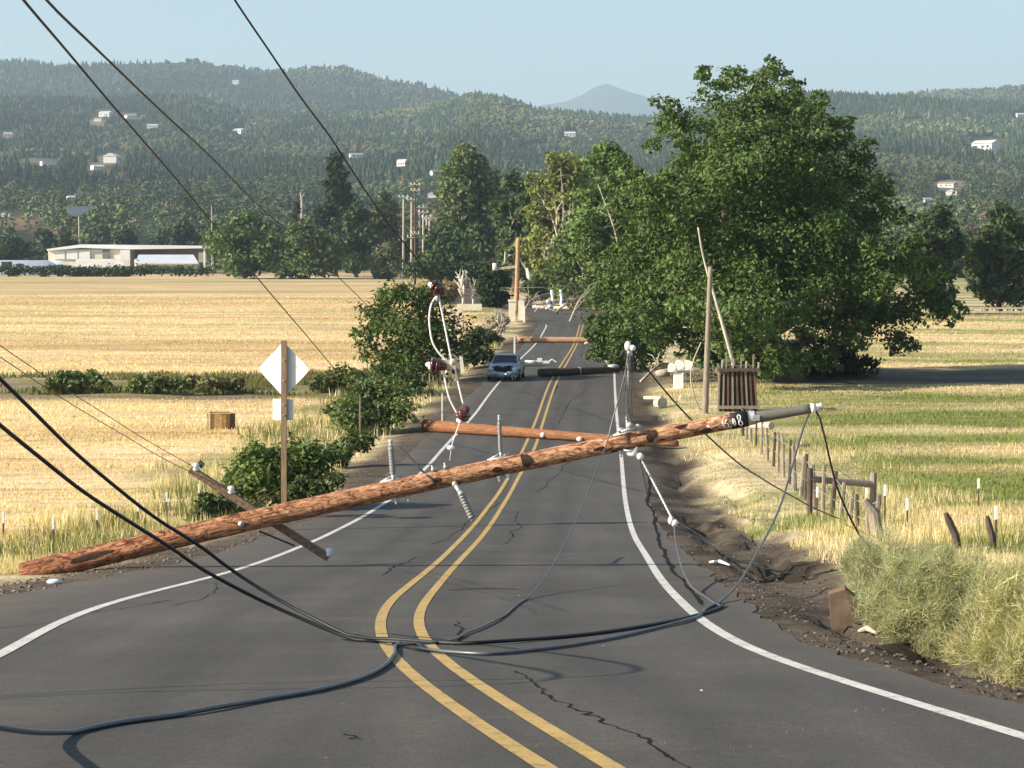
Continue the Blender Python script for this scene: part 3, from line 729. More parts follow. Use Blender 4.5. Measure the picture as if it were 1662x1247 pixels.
T("broadleaf_tree", "tall rounded grey green tree to the right of the power poles", 764, 244, 0, 64, 'poplar', 11050, 1.1, (0.103, 0.140, 0.054), 38, 430, 34)
T("broadleaf_tree", "low dark green tree in front of the tall rounded tree", 726, 372, 0, 52, 'bush', 5460, .9, (0.077, 0.126, 0.044), 39, 400)
T("broadleaf_tree", "slim dark tree standing behind the brown roadside pole", 836, 284, 0, 48, 'poplar', 6500, .9, (0.083, 0.122, 0.044), 40, 350, dead=2)
T("broadleaf_tree", "yellow green tree full of broken pale branches beyond the road bend", 905, 252, 0, 70, 'poplar', 11050, .8, (0.174, 0.198, 0.052), 41, 305, 34, dead=15, bark=PALEBARK)
T("broadleaf_tree", "leafy green tree between the yellow green tree and the huge tree", 995, 236, 0, 74, 'poplar', 12350, .62, (0.107, 0.174, 0.046), 42, 225, 34, dead=3)
T("broadleaf_tree", "low storm broken tree behind the wreckage at the road bend", 950, 352, 0, 70, 'wide', 8450, .6, (0.121, 0.168, 0.048), 43, 265, dead=5)
T("conifer_tree", "small dark bushy conifer left of the brown roadside pole", 800, 430, 0, 33, 'bush', 3500, .55, (0.036, 0.054, 0.021), 44, 265, mat=LEAFD)
T("broadleaf_tree", "dark tree tucked behind the right flank of the huge tree", 1518, 342, 0, 50, 'poplar', 6500, .7, (0.055, 0.086, 0.031), 45, 235)
T("broadleaf_tree", "dense dark green tree at the right edge of the field", 1624, 334, 0, 62, 'oval', 8000, .7, (0.069, 0.097, 0.036), 46, 240, 34)
T("broadleaf_tree", "brownish bare topped tree far off between two dark trees at right", 1575, 366, 0, 22, 'oval', 1500, 1.3, (.10, .085, .045), 47, 600)
for i, (cx, top, hw, yd, sh, c) in enumerate([(20, 386, 34, 640, 'oval', 0), (70, 372, 30, 700, 'oval', 1), (112, 378, 22, 660, 'oval', 0), (165, 366, 34, 760, 'wide', 2), (205, 374, 26, 690, 'oval', 0), (262, 374, 24, 720, 'wide', 1), (300, 356, 34, 690, 'oval', 0), (345, 362, 26, 640, 'oval', 2), (440, 360, 34, 640, 'oval', 1), (690, 372, 36, 620, 'wide', 0), (660, 386, 24, 560, 'wide', 2), (870, 350, 36, 420, 'oval', 0), (1490, 372, 26, 560, 'oval', 1), (1556, 380, 26, 520, 'bush', 0)]):
    col = [(0.051, 0.075, 0.027), (0.069, 0.090, 0.036), (0.087, 0.099, 0.042)][c]
    lab = ["dark green tree behind the low hoop roofs at the left edge", "mid green tree left of the raised grey panel behind the barn", "dark tree right behind the pole of the raised grey panel", "olive spreading tree behind the middle of the white barn roof", "dark round tree at the left end of the green hill field", "mid green spreading tree right below the green hill field", "dark green tree behind the right end of the white barn roof", "olive tree just behind the thin mast of the white barn",
           "mid green tree behind the gap left of the small conifer", "dark spreading tree behind the row of power poles", "olive low tree at the foot of the power poles", "dark tree filling the gap behind the yellow green tree", "mid green tree behind the dark right flank tree", "dark low tree in the gap before the dense right edge tree"][i]
    T("broadleaf_tree", lab, cx, top, 0, hw, sh, 2000, 1.5, col, 60 + i, yd, 18)
# hedge in front of the barns
r9 = np.random.default_rng(5)
plant("hedge", "long dark clipped hedge along the far field edge before the white barns", "hedge", 540, (170,), [(x, 440 + r9.normal() * 1.5, 7 + 2.5 * r9.random()) for x in np.arange(-60, 345, 7)], 6000, .8, (0.054, 0.078, 0.027), 80, None, None, False, depth=.02)
plant("hedge", "low dark green hedge below the tall rounded tree", "hedge", 395, (735,), [(x, 437 + r9.normal() * 2, 11 + 3 * r9.random()) for x in np.arange(668, 800, 9)], 3500, .7, (0.051, 0.078, 0.027), 81, None, None, False, depth=.05)

# roadside bushes
def bush(label, foot, lobes, n, leaf, col, seed, name="bush", **k):
    k.setdefault('trunk_r', .03); k.setdefault('limbs', 5)
    return plant(name, label, "bush", None, foot, lobes, n, leaf, col, seed, "bushes along the left verge", **k)
bush("big leafy green bush by the road behind the hanging brown insulators", (668, 622), [(610,520,32),(650,492,32),(690,502,38),(722,532,34),(660,550,46),(640,588,34),(700,568,40),(590,545,18),(622,482,18),(652,468,11),(700,478,16),(740,560,20),(600,570,20),(670,600,26),(576,540,9)], 9000, .26, (0.072, 0.114, 0.027), 101, trunk_r=.1)
bush("dense blackberry bush beside the road sign post", (450, 832), [(430,770,42),(400,790,34),(468,752,38),(500,762,34),(384,806,22),(448,800,32),(520,742,26),(410,745,22),(480,800,26)], 9000, .17, (0.094, 0.135, 0.037), 102)
bush("dark low bush at the wooden crossarm near the fallen pole", (335, 858), [(340,824,18),(326,840,14),(352,842,13),(332,808,9)], 1500, .14, (0.065, 0.094, 0.032), 103)
bush("tangled green bush on the verge below the big leafy bush", (606, 704), [(600,652,36),(640,642,34),(572,672,32),(654,672,24),(616,676,28),(548,668,18),(585,640,20)], 6500, .2, (0.094, 0.133, 0.043), 104)
bush("ragged bush between the blackberry bush and the tangled one", (560, 762), [(540,735,16),(572,722,18),(590,716,14),(556,746,14),(520,758,10)], 2200, .18, (0.098, 0.130, 0.044), 115)
bush("low leafy weeds at the foot of the blackberry bush towards the pole", (380, 850), [(362,822,20),(392,832,16),(350,836,13),(420,832,16),(372,802,16),(520,798,16),(545,780,14)], 3000, .15, (.080, .104, .036), 116)
bush("dark ragged bush right above the tangled one by the short posts", (640, 642), [(600,622,18),(625,612,20),(650,622,22),(672,630,16),(580,634,12)], 3000, .22, (.060, .085, .028), 117)
bush("olive bush at the field corner left of the big leafy bush", (560, 638), [(560,612,22),(535,618,16),(585,622,18),(512,622,12)], 2000, .24, (0.111, 0.132, 0.045), 105)
bush("dark shrub on the verge beyond the big leafy bush", (770, 598), [(768,566,20),(786,578,18),(756,582,16),(772,548,12)], 2000, .3, (0.051, 0.072, 0.027), 106)
bush("small dark shrub beside the parked grey car", (795, 560), [(790,545,12),(806,552,9),(778,540,10)], 900, .34, (0.060, 0.078, 0.030), 107)
bush("pale dry leafless bush on the verge near the cream gate pillars", (812, 540), [(815,520,10),(800,528,9),(788,535,8)], 900, .3, (.30, .25, .15), 108)
bush("dark green bush in the weedy ditch across the hay field", (112, 640), [(110,618,18),(135,622,14),(150,616,12),(85,626,11),(170,624,9)], 1700, .3, (0.112, 0.153, 0.050), 109)
bush("low green bush further along the weedy ditch of the hay field", (245, 640), [(240,622,14),(265,624,12),(220,624,12),(290,624,12)], 1400, .3, (0.135, 0.176, 0.058), 110)
bush("brownish bush near the right end of the weedy ditch", (300, 640), [(310,620,11),(335,624,11),(360,622,9),(385,622,10)], 1300, .3, (0.192, 0.184, 0.081), 111)
bush("leafy branch heap of a broken tree lying over the right road edge", (1010, 600), [(985,532,24),(1012,560,28),(1042,580,28),(976,572,20),(962,545,13),(1000,590,16),(960,520,12),(1060,560,26),(1030,530,24)], 5200, .3, (0.069, 0.108, 0.027), 112, trunk_r=.09, limbs=8)
bush("broken leafy branches heaped across the far road bend", (955, 494), [(930,478,14),(960,482,14),(985,488,16),(945,466,10),(905,474,8),(1010,478,18),(975,468,10)], 2600, .5, (0.090, 0.112, 0.038), 113)
for bx, by, tp_, hw_, lab, sd in ((870, 488, 446, 26, "bright green broken foliage behind the grey propped pole", 130), (915, 486, 430, 30, "broken green foliage behind the upright white insulators", 131), (975, 492, 420, 34, "broken green foliage left of the small leaning white sign", 132), (1030, 505, 430, 34, "green foliage behind the pale broken post stub", 133), (1075, 545, 470, 34, "green foliage at the left foot of the huge tree", 134)):
    bush(lab, (bx, by), auto_lobes(np.random.default_rng(sd), bx, tp_, by, hw_, 'wide', 16), 3000, .42, (.080, .112, .032), sd, trunk=False)
bush("dark green shrub under the skirt of the huge tree", (1340, 612), [(1335,592,22),(1365,590,26),(1400,594,20),(1300,592,20)], 2600, .3, (0.030, 0.045, 0.018), 114)

def dead_branch(label, a, b, r0, seed, tuft=True):
    r = np.random.default_rng(seed); A, B = gnd(*a), gnd(*b); A.z += r0; B.z += r0 * 2; L = (B - A).length; root = empty("fallen_branch", A, label, "branch", "broken branches on the far road")
    P = crv([A, A.lerp(B, .5) + Vector((r.normal() * .1 * L, r.normal() * .1 * L, .12 * L)), B], 12); m = MB(); m.tube(P, [r0 * (1 - .7 * i / 11) for i in range(12)], 7)
    for i in range(7):
        q = P[2 + i]; e = q + Vector((r.normal() * .2 * L, r.normal() * .15 * L, abs(r.normal()) * .14 * L)); m.tube([q, q.lerp(e, .5) + Vector((0, 0, .04 * L)), e], [r0 * .4, r0 * .3, r0 * .1], 5)
    m.build("limb", PALEBARK, root, True)
    if tuft:
        C_ = np.array([P[i] for i in (6, 8, 10, 11)]); V, F, cc = leaf_cloud(r, C_, np.full(4, .16 * L), 260, .34, (.10, .10, .035)); V[:, 2] = np.maximum(V[:, 2], gz(V[:, 0], V[:, 1]) + .03); mesh_np("leaves", V, F, LEAF, root, cc)
for k, (a, b_, r0, lab) in enumerate([((925, 523), (962, 514), .10, "brownish broken branch lying across the yellow lines at the far bend"), ((905, 505), (945, 502), .12, "pale broken branch lying right of the upright white insulators"), ((868, 507), (905, 509), .07, "thin pale branch lying on the tarmac below the hardware heap"), ((950, 560), (1000, 566), .10, "pale broken limb lying by the end of the pale orange pole"), ((1040, 622), (1105, 606), .09, "brown bent limb lying across the driveway mouth below the mailboxes"), ((935, 500), (985, 488), .14, "pale forked limb leaning up out of the broken foliage at the bend"), ((852, 503), (870, 500), .10, "short pale limb lying beside the right cream pillar")]):
    dead_branch(lab, a, b_, r0, 700 + k, k in (0, 1, 3, 5))
# ---- weeds: the grey green tumbleweed clumps at the right
def twigs(name, label, cat, foot, lobes, n, ln, wd, col, seed, group=None, upness=.5, parent=None):
    r = np.random.default_rng(seed); fp = gnd(*foot); m = fp.y / FPX
    Cn = np.array([at(px, py, fp.y + (r.random() - .5) * rr * m * 1.2) for px, py, rr in lobes]); R = np.array([q[2] * m for q in lobes])
    lob = r.choice(len(R), n, p=R ** 2 / np.sum(R ** 2)); d = unit(r.normal(size=(n, 3)))
    P = Cn[lob] + d * (R[lob] * r.random(n) ** .45)[:, None]
    T = unit(unit(P - fp_np(fp)) * .7 + np.array([0, 0, upness]) + r.normal(size=(n, 3)) * .42); S = unit(np.cross(T, r.normal(size=(n, 3))))
    l = (ln * (.5 + r.random(n)))[:, None]; w = (wd * (.6 + .8 * r.random(n)))[:, None]
    V = np.stack([P - S * w, P + S * w, P + T * l], 1).reshape(-1, 3); V[:, 2] = np.maximum(V[:, 2], gz(V[:, 0], V[:, 1]))
    c = np.array(col) * (.6 + .8 * r.random((n, 1))) * (.8 + .4 * r.random((len(R), 1)))[lob]; dry = r.random(n) < .16; c[dry] = np.array([.42, .34, .17]) * (.7 + .5 * r.random((dry.sum(), 1)))
    o = mesh_np(name, V, np.arange(n * 3).reshape(n, 3), WEED, None, np.repeat(c, 3, 0), False, fp)
    return tag(o, label, cat, group)
def fp_np(f): return np.array([f.x, f.y, f.z - .3])
def mounds(r, feet):
    C, R = [], []
    for px, py, top, hw in feet:
        g = gnd(px, py); m = g.y / FPX; H = (py - top) * m; W = hw * m
        for _ in range(26):
            a = r.random() * 6.28; q = math.sqrt(r.random()); z = H * (1 - q ** 2 * .8) * r.random() ** .6
            C.append((g.x + W * 1.25 * q * math.cos(a), g.y + W * q * math.sin(a), g.z + z * .92)); R.append((.09 + .12 * r.random()))
    return np.array(C), np.array(R)
def twigs2(name, label, cat, feet, n, ln, wd, col, seed, group):
    r = np.random.default_rng(seed); C_, R = mounds(r, feet); lob = r.integers(0, len(R), n); d = unit(r.normal(size=(n, 3)))
    P = C_[lob] + d * (R[lob] * r.random(n) ** .5)[:, None]; g0 = C_.mean(0); g0[2] -= .5
    T = unit(unit(P - g0) * .6 + np.array([0, 0, .3]) + r.normal(size=(n, 3)) * .55); S = unit(np.cross(T, r.normal(size=(n, 3)))); B = unit(T + r.normal(size=(n, 3)) * .45)
    l = (ln * (.4 + 1.1 * r.random(n)))[:, None]; w = (wd * (.6 + .8 * r.random(n)))[:, None]
    V = np.stack([P - S * w, P + S * w, P + T * l * .5 + S * w * .6, P + T * l * .5 + B * l * .5, P + T * l * .5 - S * w * .6], 1).reshape(-1, 3); V[:, 2] = np.maximum(V[:, 2], gz(V[:, 0], V[:, 1]))
    c = np.array(col) * (.55 + .8 * r.random((n, 1))) * (.75 + .5 * r.random((len(R), 1)))[lob]; dry = r.random(n) < .2; c[dry] = np.array([.50, .42, .24]) * (.6 + .6 * r.random((dry.sum(), 1)))
    k = np.arange(n)[:, None] * 5; F = [tuple(q) for q in (k + np.array([[0, 1, 2, 4]]))] + [tuple(q) for q in (k + np.array([[4, 2, 3]]))]
    return tag(mesh_np(name, V, F, WEED, None, np.repeat(c, 5, 0), False, gnd(*feet[len(feet) // 2][:2])), label, cat, group)
twigs2("tumbleweed", "big round grey green tumbleweed clump on the dirt bank", "weed", [(1402,938,872,26),(1432,985,864,44),(1475,1022,866,54),(1515,1045,878,56),(1555,1062,905,46),(1495,975,862,60)], 60000, .15, .0028, (.37, .385, .235), 121, "tumbleweeds on the bank")
twigs2("tumbleweed", "pale yellowish tumbleweed clump cut off by the picture edge", "weed", [(1590,1000,886,50),(1640,1010,880,60),(1610,1072,905,54),(1660,1092,890,64),(1720,1060,885,70),(1715,1105,900,60)], 60000, .15, .0028, (.45, .435, .25), 122, "tumbleweeds on the bank")

# ---- grass
def grass(name, label, X, Y, h, w, cols, seed, lean=.35, keep=None):
    r = np.random.default_rng(seed); n = len(X)
    Z = gz(X, Y); a = r.random(n) * 6.28; b = r.random(n) * 6.28
    h = h * (.5 + r.random(n)); dx = np.cos(a); dy = np.sin(a); ww = w * (.6 + .8 * r.random(n)) * np.maximum(1, Y / 60)
    L = lean * h * (.3 + r.random(n))
    V = np.stack([np.stack([X - dx * ww, Y - dy * ww, Z - .03], 1), np.stack([X + dx * ww, Y + dy * ww, Z - .03], 1), np.stack([X + np.cos(b) * L, Y + np.sin(b) * L, Z + h], 1)], 1).reshape(-1, 3)
    o = mesh_np(name, V, np.arange(n * 3).reshape(n, 3), WEED, None, np.repeat(cols * (.7 + .6 * r.random((n, 1))), 3, 0), False, (0, 0, 0))
    return tag(o, label, "grass", kind="stuff")
def cand(n, ya, yb, seed, side):
    r = np.random.default_rng(seed); y = np.exp(np.log(ya) + r.random(n) * np.log(yb / ya)); u = r.random(n)
    if side < 0: lo = -.27 * y - 6; hi = xle(y); 
    else: lo = xre(y); hi = .27 * y + 8
    return lo + (hi - lo) * u, y, r
X, Y, r = cand(170000, 33, 330, 201, -1); dl = xle(Y) - X
k = (dl > 3.4) & (r.random(len(X)) < .25 + sstep(.35, .6, fnoise(X * .06, Y * .5, 219))) & ~((Y > 111) & (Y < 132)); X, Y = X[k], Y[k]
c = ground_col(X, Y) * 1.08
grass("hay_stubble", "short golden hay stubble of the mown field left of the road", X, Y, .085 * (.4 + 1.2 * fnoise(X * .05, Y * .6, 218)), .022, c, 202)
X, Y, r = cand(150000, 27, 170, 203, -1); dl = xle(Y) - X; n2 = fnoise(X * .5, Y * .5, 205)
k = (dl > 1.2 + n2) & (dl < 6.5 + 5 * (n2 - .5)) & (n2 > .40) & ~((Y > 33) & (Y < 36.15) & (dl < 4.2)); X, Y, n2 = X[k], Y[k], n2[k]
c = mixc(PALE * np.ones((len(X), 1)), np.array([.185, .19, .075]), sstep(.42, .62, fnoise(X * .35, Y * .35, 206)) * (r.random(len(X)) < .75))
grass("verge_grass", "tall dry and green grass along the left road verge", X, Y, np.interp(Y, [28, 40, 55, 90, 120], [.17, .20, .42, .46, .30]), .014, c, 204)
X, Y, r = cand(215000, 9, 150, 207, 1); dr = X - xre(Y); n2 = fnoise(X * .5, Y * .5, 209)
dwv = np.interp(Y, [0, 14, 22, 30, 45, 60, 90, 110], [1.15, 1.15, 1.7, 1.8, 2.0, 1.5, 1.2, 1.0])
pat = fnoise(X * .28, Y * .13, 213, 3)
k = (dr > dwv + n2 * 1.4 - .3) & (dr < 8 + 4 * (n2 - .5)) & (r.random(len(X)) < .62 + .6 * sstep(.38, .62, pat)); X, Y, n2, pat = X[k], Y[k], n2[k], pat[k]
c = mixc(mixc(PALE * np.ones((len(X), 1)), GOLD * 1.0, r.random(len(X))), GREEN * np.array([1.1, 1.25, .9]), np.clip(sstep(.40, .56, fnoise(X * .3, Y * .16, 210)) + (Y > 50) * .3, 0, 1) * (r.random(len(X)) < .85))
grass("dry_grass", "tall pale dry grass between the dirt shoulder and the post fence", X, Y, (.12 + .30 * sstep(.4, .65, pat)) * np.interp(Y, [20, 45, 70], [.95, .8, .5]), .010, c, 208)
X, Y, r = cand(150000, 38, 240, 211, 1); dr = X - xre(Y); k = (dr > 7) & ~((Y > 116) & (Y < 134)); X, Y = X[k], Y[k]
grass("pasture_grass", "short green and straw coloured pasture right of the fence", X, Y, .085, .02, ground_col(X, Y) * np.array([1.02, 1.0, .95]), 212)
# weeds in the ditch across the hay field
r = np.random.default_rng(215); n = 16000; Y = 113 + 18 * r.random(n); X = -.28 * Y + r.random(n) * (xle(Y) - 2 + .28 * Y); n2 = fnoise(X * .18, Y * .3, 216); k = n2 > .42; X, Y, n2 = X[k], Y[k], n2[k]
grass("ditch_weeds", "mixed green and brown weeds growing in the ditch of the hay field", X, Y, .4 * (n2 * 2 - .3), .03, mixc(GREEN * .9 * np.ones((len(X), 1)), np.array([.2, .15, .08]), (r.random(len(X)) < .4) * 1.0), 217, .6)

# ------------------------------------------------------------------ the fallen line: poles, insulators, cables
def pole_wood(name, c_lo, c_hi, dark, L, scale=1.0, soft=False):
    """Stripped reddish pole timber: grain runs along the pole's own z axis; weathered darker towards the butt (z = 0)."""
    t = NT(name); o = t.coord(); v = t.mapping(o, (6 * scale, 6 * scale, 2.2 * scale))
    n = t.noise(v, 1.5, 7, .72); n.node.inputs['Distortion'].default_value = 2.2
    fib = t.noise(t.mapping(o, (26, 26, 1.2)), 1.5, 4, .6)
    s = t.new("ShaderNodeSeparateXYZ"); t.link(o, s.inputs[0])
    g = t.new("ShaderNodeMapRange"); t.link(s.outputs[2], g.inputs[0]); g.inputs[2].default_value = L * .85
    c = t.mix(g.outputs[0], c_lo, c_hi)
    c = t.mix(1, c, t.ramp(n, [(.3, (.7, .66, .62)), (.7, (1.15, 1.15, 1.15))] if soft else [(.36, (.10, .07, .055)), (.43, (.48, .38, .32)), (.50, (.95, .92, .9)), (.58, (1.35, 1.35, 1.35)), (.68, (1.75, 1.9, 2.0))]), 'MULTIPLY')
    c = t.mix(1, c, t.ramp(fib, [(.34, (.42, .36, .32)), (.44, (.9, .88, .86)), (.6, (1.12, 1.12, 1.12))]), 'MULTIPLY')
    k = t.noise(t.mapping(o, (1.6, 1.6, 1.05)), 1.5, 2, .5)
    c = t.mix(t.ramp(k, [(.64, (0, 0, 0)), (.68, (.9, .9, .9))]), c, dark)
    t.base(c); t.set(.85, .2); t.bump(n, 1.0, .09); return t.m
BLACKC = simple("black_cable", (.012, .012, .013), .55, .2, 6, .4, 0, 0); GREYC = simple("grey_cable", (.10, .108, .118), .42, .15, 6, .5, .3, 0)
STEEL = simple("galvanised_steel", (.55, .56, .56), .45, .15, 9, .5, .55, .1); PORC = simple("white_porcelain", (.80, .79, .75), .25, .06, 8, .5, 0, 0)
STEELW = simple("dull_zinc", (.46, .46, .44), .5, .2, 9, .4, .3, .1)
BROWNP = simple("brown_glazed_porcelain", (.085, .022, .016), .12, .25, 6, .6, 0, 0); GREYI = simple("grey_polymer_insulator", (.24, .235, .22), .6, .15, 14, .3, 0, .1)
GREYW = simple("weathered_grey_wood", (.26, .215, .165), .9, .35, 5, .15, 0, .5, 'Object', (6, 6, .5)); DARKW = simple("dark_weathered_wood", (.10, .078, .058), .9, .4, 5, .15, 0, .5, 'Object', (6, 6, .5))
PAINTW = simple("white_paint", (.80, .79, .74), .6, .06, 6, .3, 0, 0); BLACKP = simple("black_band_paint", (.016, .015, .014), .6, .4, 9, .3, 0, .1)
FIBRE = simple("grey_fibreglass", (.135, .125, .108), .55, .12, 4, .35, 0, .08)

YP = 36.0
PA, PB = at(36, 932, YP), at(1214, 679, YP)
BOW = .085
def on_pole(f, back=0.0): return PA.lerp(PB, f) + Vector((0, back, BOW * 4 * f * (1 - f)))
def pole_f(px): return (px - 36) / (1214 - 36.0)
pole = empty("fallen_utility_pole", PA, "long reddish brown utility pole lying aslant across the whole road", "utility pole")
LP = (PB - PA).length
PW = pole_wood("stripped_pole_wood", (.37, .165, .085), (.62, .35, .20), (.055, .035, .026), LP)
sh = rod("shaft", PA, PB, .190, .128, PW, pole, 28, 70, .05, 3)
ul = sh.rotation_quaternion.inverted() @ Vector((0, 0, 1))
for v in sh.data.vertices: f = v.co.z / LP; v.co += ul * BOW * 4 * f * (1 - f)
# knot holes and dark scars on its near side
r = np.random.default_rng(17); ax = (PB - PA).normalized(); upv = Vector((0, 0, 1)) - ax * ax.z; upv.normalize(); nearv = Vector((0, -1, 0))
def skin(px, ang, lift=.006):
    f = pole_f(px); rr = .190 + (.128 - .190) * f
    return on_pole(f) + (nearv * math.cos(ang) + upv * math.sin(ang)) * (rr + lift), (nearv * math.cos(ang) + upv * math.sin(ang)), rr
SCAR = simple("charred_scar", (.045, .028, .02), .9, .4, 20, .1, 0, .2)
def patch(mb, px, ang, lw, aw, n=18, m=0, jit=.32, lift=.007):
    ph = r.random(3) * 6.28; V = [skin(px, ang, lift)[0]]; F = []
    for ring in (.35, .7, 1):
        for k in range(n):
            a = 2 * math.pi * k / n; q = ring * (1 + jit * (.5 * math.sin(2 * a + ph[0]) + .4 * math.sin(3 * a + ph[1]) + .3 * math.sin(5 * a + ph[2])))
            V.append(skin(px + lw * q * math.cos(a), ang + aw * q * math.sin(a), lift)[0])
    F = [(0, 1 + k, 1 + (k + 1) % n) for k in range(n)]
    for g in (0, 1): F += [(1 + g*n + k, 1 + (g+1)*n + k, 1 + (g+1)*n + (k+1) % n, 1 + g*n + (k+1) % n) for k in range(n)]
    mb.add(V, F, m)
for px, ang, lw, aw in [(713,.1,6,.22),(856,.25,8,.95),(808,-.15,8,.32),(1058,.25,9,.75),(1107,.6,9,.30),(973,-.1,9,.18),(150,.2,34,.25),(395,-.1,6,.2)]:
    sc = MB(); patch(sc, px, ang, lw, aw); sc.build("scar", SCAR, pole)
# black band with its white marks
f0 = pole_f(1186); rod("painted_band", on_pole(f0), on_pole(pole_f(1213)), .190 - .062 * f0 + .006, .135, BLACKP, pole, 28, 3, .02, 5)
mk = MB()
def stroke(P, w=.016):
    q = [skin(px, ang, .014)[0] for px, ang in P]
    mk.tube(q, w, 6)
stroke([(1189,.35),(1188.5,-.1),(1190.5,-.5)], .014); stroke([(1189,.35),(1191,.3),(1192,0),(1192,-.35),(1190.5,-.5)], .010)
stroke([(1197,.55),(1199.5,.75),(1202,.5),(1201,.15),(1198,.0),(1197,.2),(1197,.55)], .010); stroke([(1198,0),(1202,-.1),(1203,-.45),(1200,-.7),(1197,-.4),(1198,0)], .010)
stroke([(1172,.35),(1173,-.05),(1174,-.45)], .010); stroke([(1180,.4),(1175,.0),(1181,-.1),(1180,-.45),(1186,-.5)], .010); stroke([(1147,.1),(1151,-.1),(1154,-.3)], .010)
mk.build("painted_marking", PAINTW, pole, True)
# grey top section
XA, XB = at(1212, 680, YP), at(1318, 663, YP - .1)
rod("pole_top_section", XA, XB, .098, .078, FIBRE, pole, 22, 8, .01, 6)
c = MB(); d = (XB - XA).normalized()
c.tube([XA - d*.04, XA + d*.14], [.115, .115], 18); c.box(XA + d*.14 + Vector((0, -.11, 0)), (.12, .05, .09)); c.build("steel_collar", STEEL, pole)
c = MB(); c.tube([XB - d*.02, XB + d*.05], [.084, .082], 18); c.ball(XB + d*.08 + Vector((0,0,.01)), .055, 8); c.ball(XB + d*.14 + Vector((0,0,.03)), .04, 8); c.build("end_cap", PORC, pole, True)
# line-post insulators standing on the pole
def sheds(mb, a, b, r0, r1, n):
    prof = []
    for i in range(n):
        t = i / n; prof += [(t, r0), (t + .25 / n, r1), (t + .55 / n, r0)]
    prof.append((1, r0)); mb.lathe(a, b, prof, 12)
def post_insulator(px, py0, py1, px1, w, sheds_n):
    a = on_pole(pole_f(px)) + upv * (.182 - .06 * pole_f(px)); b = at(px1, py1, YP - .05)
    m = MB(); a2 = a.lerp(b, .16); b2 = a.lerp(b, .86); sheds(m, a2, b2, w * .86, w, sheds_n)
    o = m.build("insulator", GREYI, pole, True)
    k = MB(); k.tube([b2, b], [w * .75, w * .5], 10); k.ball(b, w * .75, 7); k.build("cap", STEELW, o, True)
    k = MB(); k.tube([a - upv * .05, a2], [w * .55, w * .6], 8)
    ac = ax; k.bar(a - ac * .22, a + ac * .14, .05, .05); k.bar(a - ac * .18 + upv * .02, a + upv * .07, .025, .025); k.bar(a + ac * .15 + upv * .05, a + upv * .02, .025, .025)
    k.build("fitting", STEELW, o, True)
post_insulator(643, 775, 717, 634, .055, 9); post_insulator(817, 739, 676, 810, .036, 9)
post_insulator(1020, 692, 562, 1022, .028, 16)
m = MB(); a = at(1020, 690, YP); b = at(1022, 566, YP)
for o1 in (-.055, -.03, .035, .06): m.tube([a + Vector((o1, -.03, .15)), a.lerp(b, .5) + Vector((o1 * 1.3, -.05, 0)), b + Vector((o1 * .8, -.03, -.05))], .006, 5)
m.build("glass_strand", GREYC, pole, True)
m = MB(); m.ball(at(1019, 562, YP - .05), .055, 8, 0, (1, 1, 1.5)); m.ball(at(1027, 565, YP - .08), .05, 8); m.ball(at(1022, 574, YP), .05, 8, 0, (1, 1, 1.3)); m.build("cap", PORC, pole, True); m = MB(); m.ball(at(1008, 698, YP - .1), .045, 7, 0, (1.6, 1, .8)); m.ball(at(1035, 693, YP - .1), .045, 7, 0, (1.2, 1, 1.1)); m.ball(at(1022, 690, YP - .15), .05, 8); m.bar(at(1004, 702, YP - .15), at(1032, 694, YP - .15), .045)
m.build("clamp", STEELW, pole, True)
# bolts and hardware under the pole
for px, s in ((640, .045), (660, .04), (808, .05), (823, .055), (1004, .045), (395, .05)):
    ang = -1.25 if px != 395 else .0; p, nv, rr = skin(px, ang, .02); m = MB(); m.ball(p, s, 7, 0, (1.2, 1, 1)); m.tube([p, p + nv * .08], s * .5, 6); m.build("bolt", STEELW, pole, True)
for px in (708, 728): p, nv, rr = skin(px, 1.3, .02); m = MB(); m.ball(p + upv * .02, .035, 7); m.tube([p, p + upv * .09], .015, 6); m.build("bolt", STEELW, pole, True)
m = MB(); m.bar(at(1012, 731, YP - .2), at(1033, 733, YP - .2), .05, .03); m.tube([at(1018, 737, YP - .2), at(1028, 739, YP - .25), at(1035, 727, YP - .2)], [.03, .05, .03], 8); m.build("bracket", STEELW, pole, True)
# hanging grey insulator
h0, h1, h2 = at(738, 786, YP - .2), at(748, 801, YP - .3), at(767, 842, YP - .35)
m = MB(); sheds(m, h1, h2, .05, .068, 9); o = m.build("hanging_insulator", GREYI, pole, True)
m = MB(); m.tube([h0, h1], [.03, .045], 8); m.ball(h0, .05, 7); m.ball(h1, .05, 7); m.build("fitting", STEELW, o, True); MB().ball(h2, .045, 7).build("cap", STEELW, o, True)
# string of small discs pulled out to the right
s0, s1 = at(1036, 736, YP - .2), at(1094, 848, 35.0)
P = crv([s0, at(1060, 782, 35.6), s1], 40); m = MB(); m.tube(P, .016, 6)
for i in range(1, 39, 2): m.ball(P[i], .026 if i % 4 else .020, 6, 0, (1, 1, .8))
m.build("insulator_string", STEEL, pole, True)
MB().ball(at(1039, 741, 35.7), .06, 9).build("end_bell", PORC, pole, True)
m = MB(); m.ball(at(1095, 849, 34.95), .062, 9); m.ball(at(1089, 845, 34.95), .05, 8, 0, (1, 1, 1.4)); m.build("end_bell", PORC, pole, True)
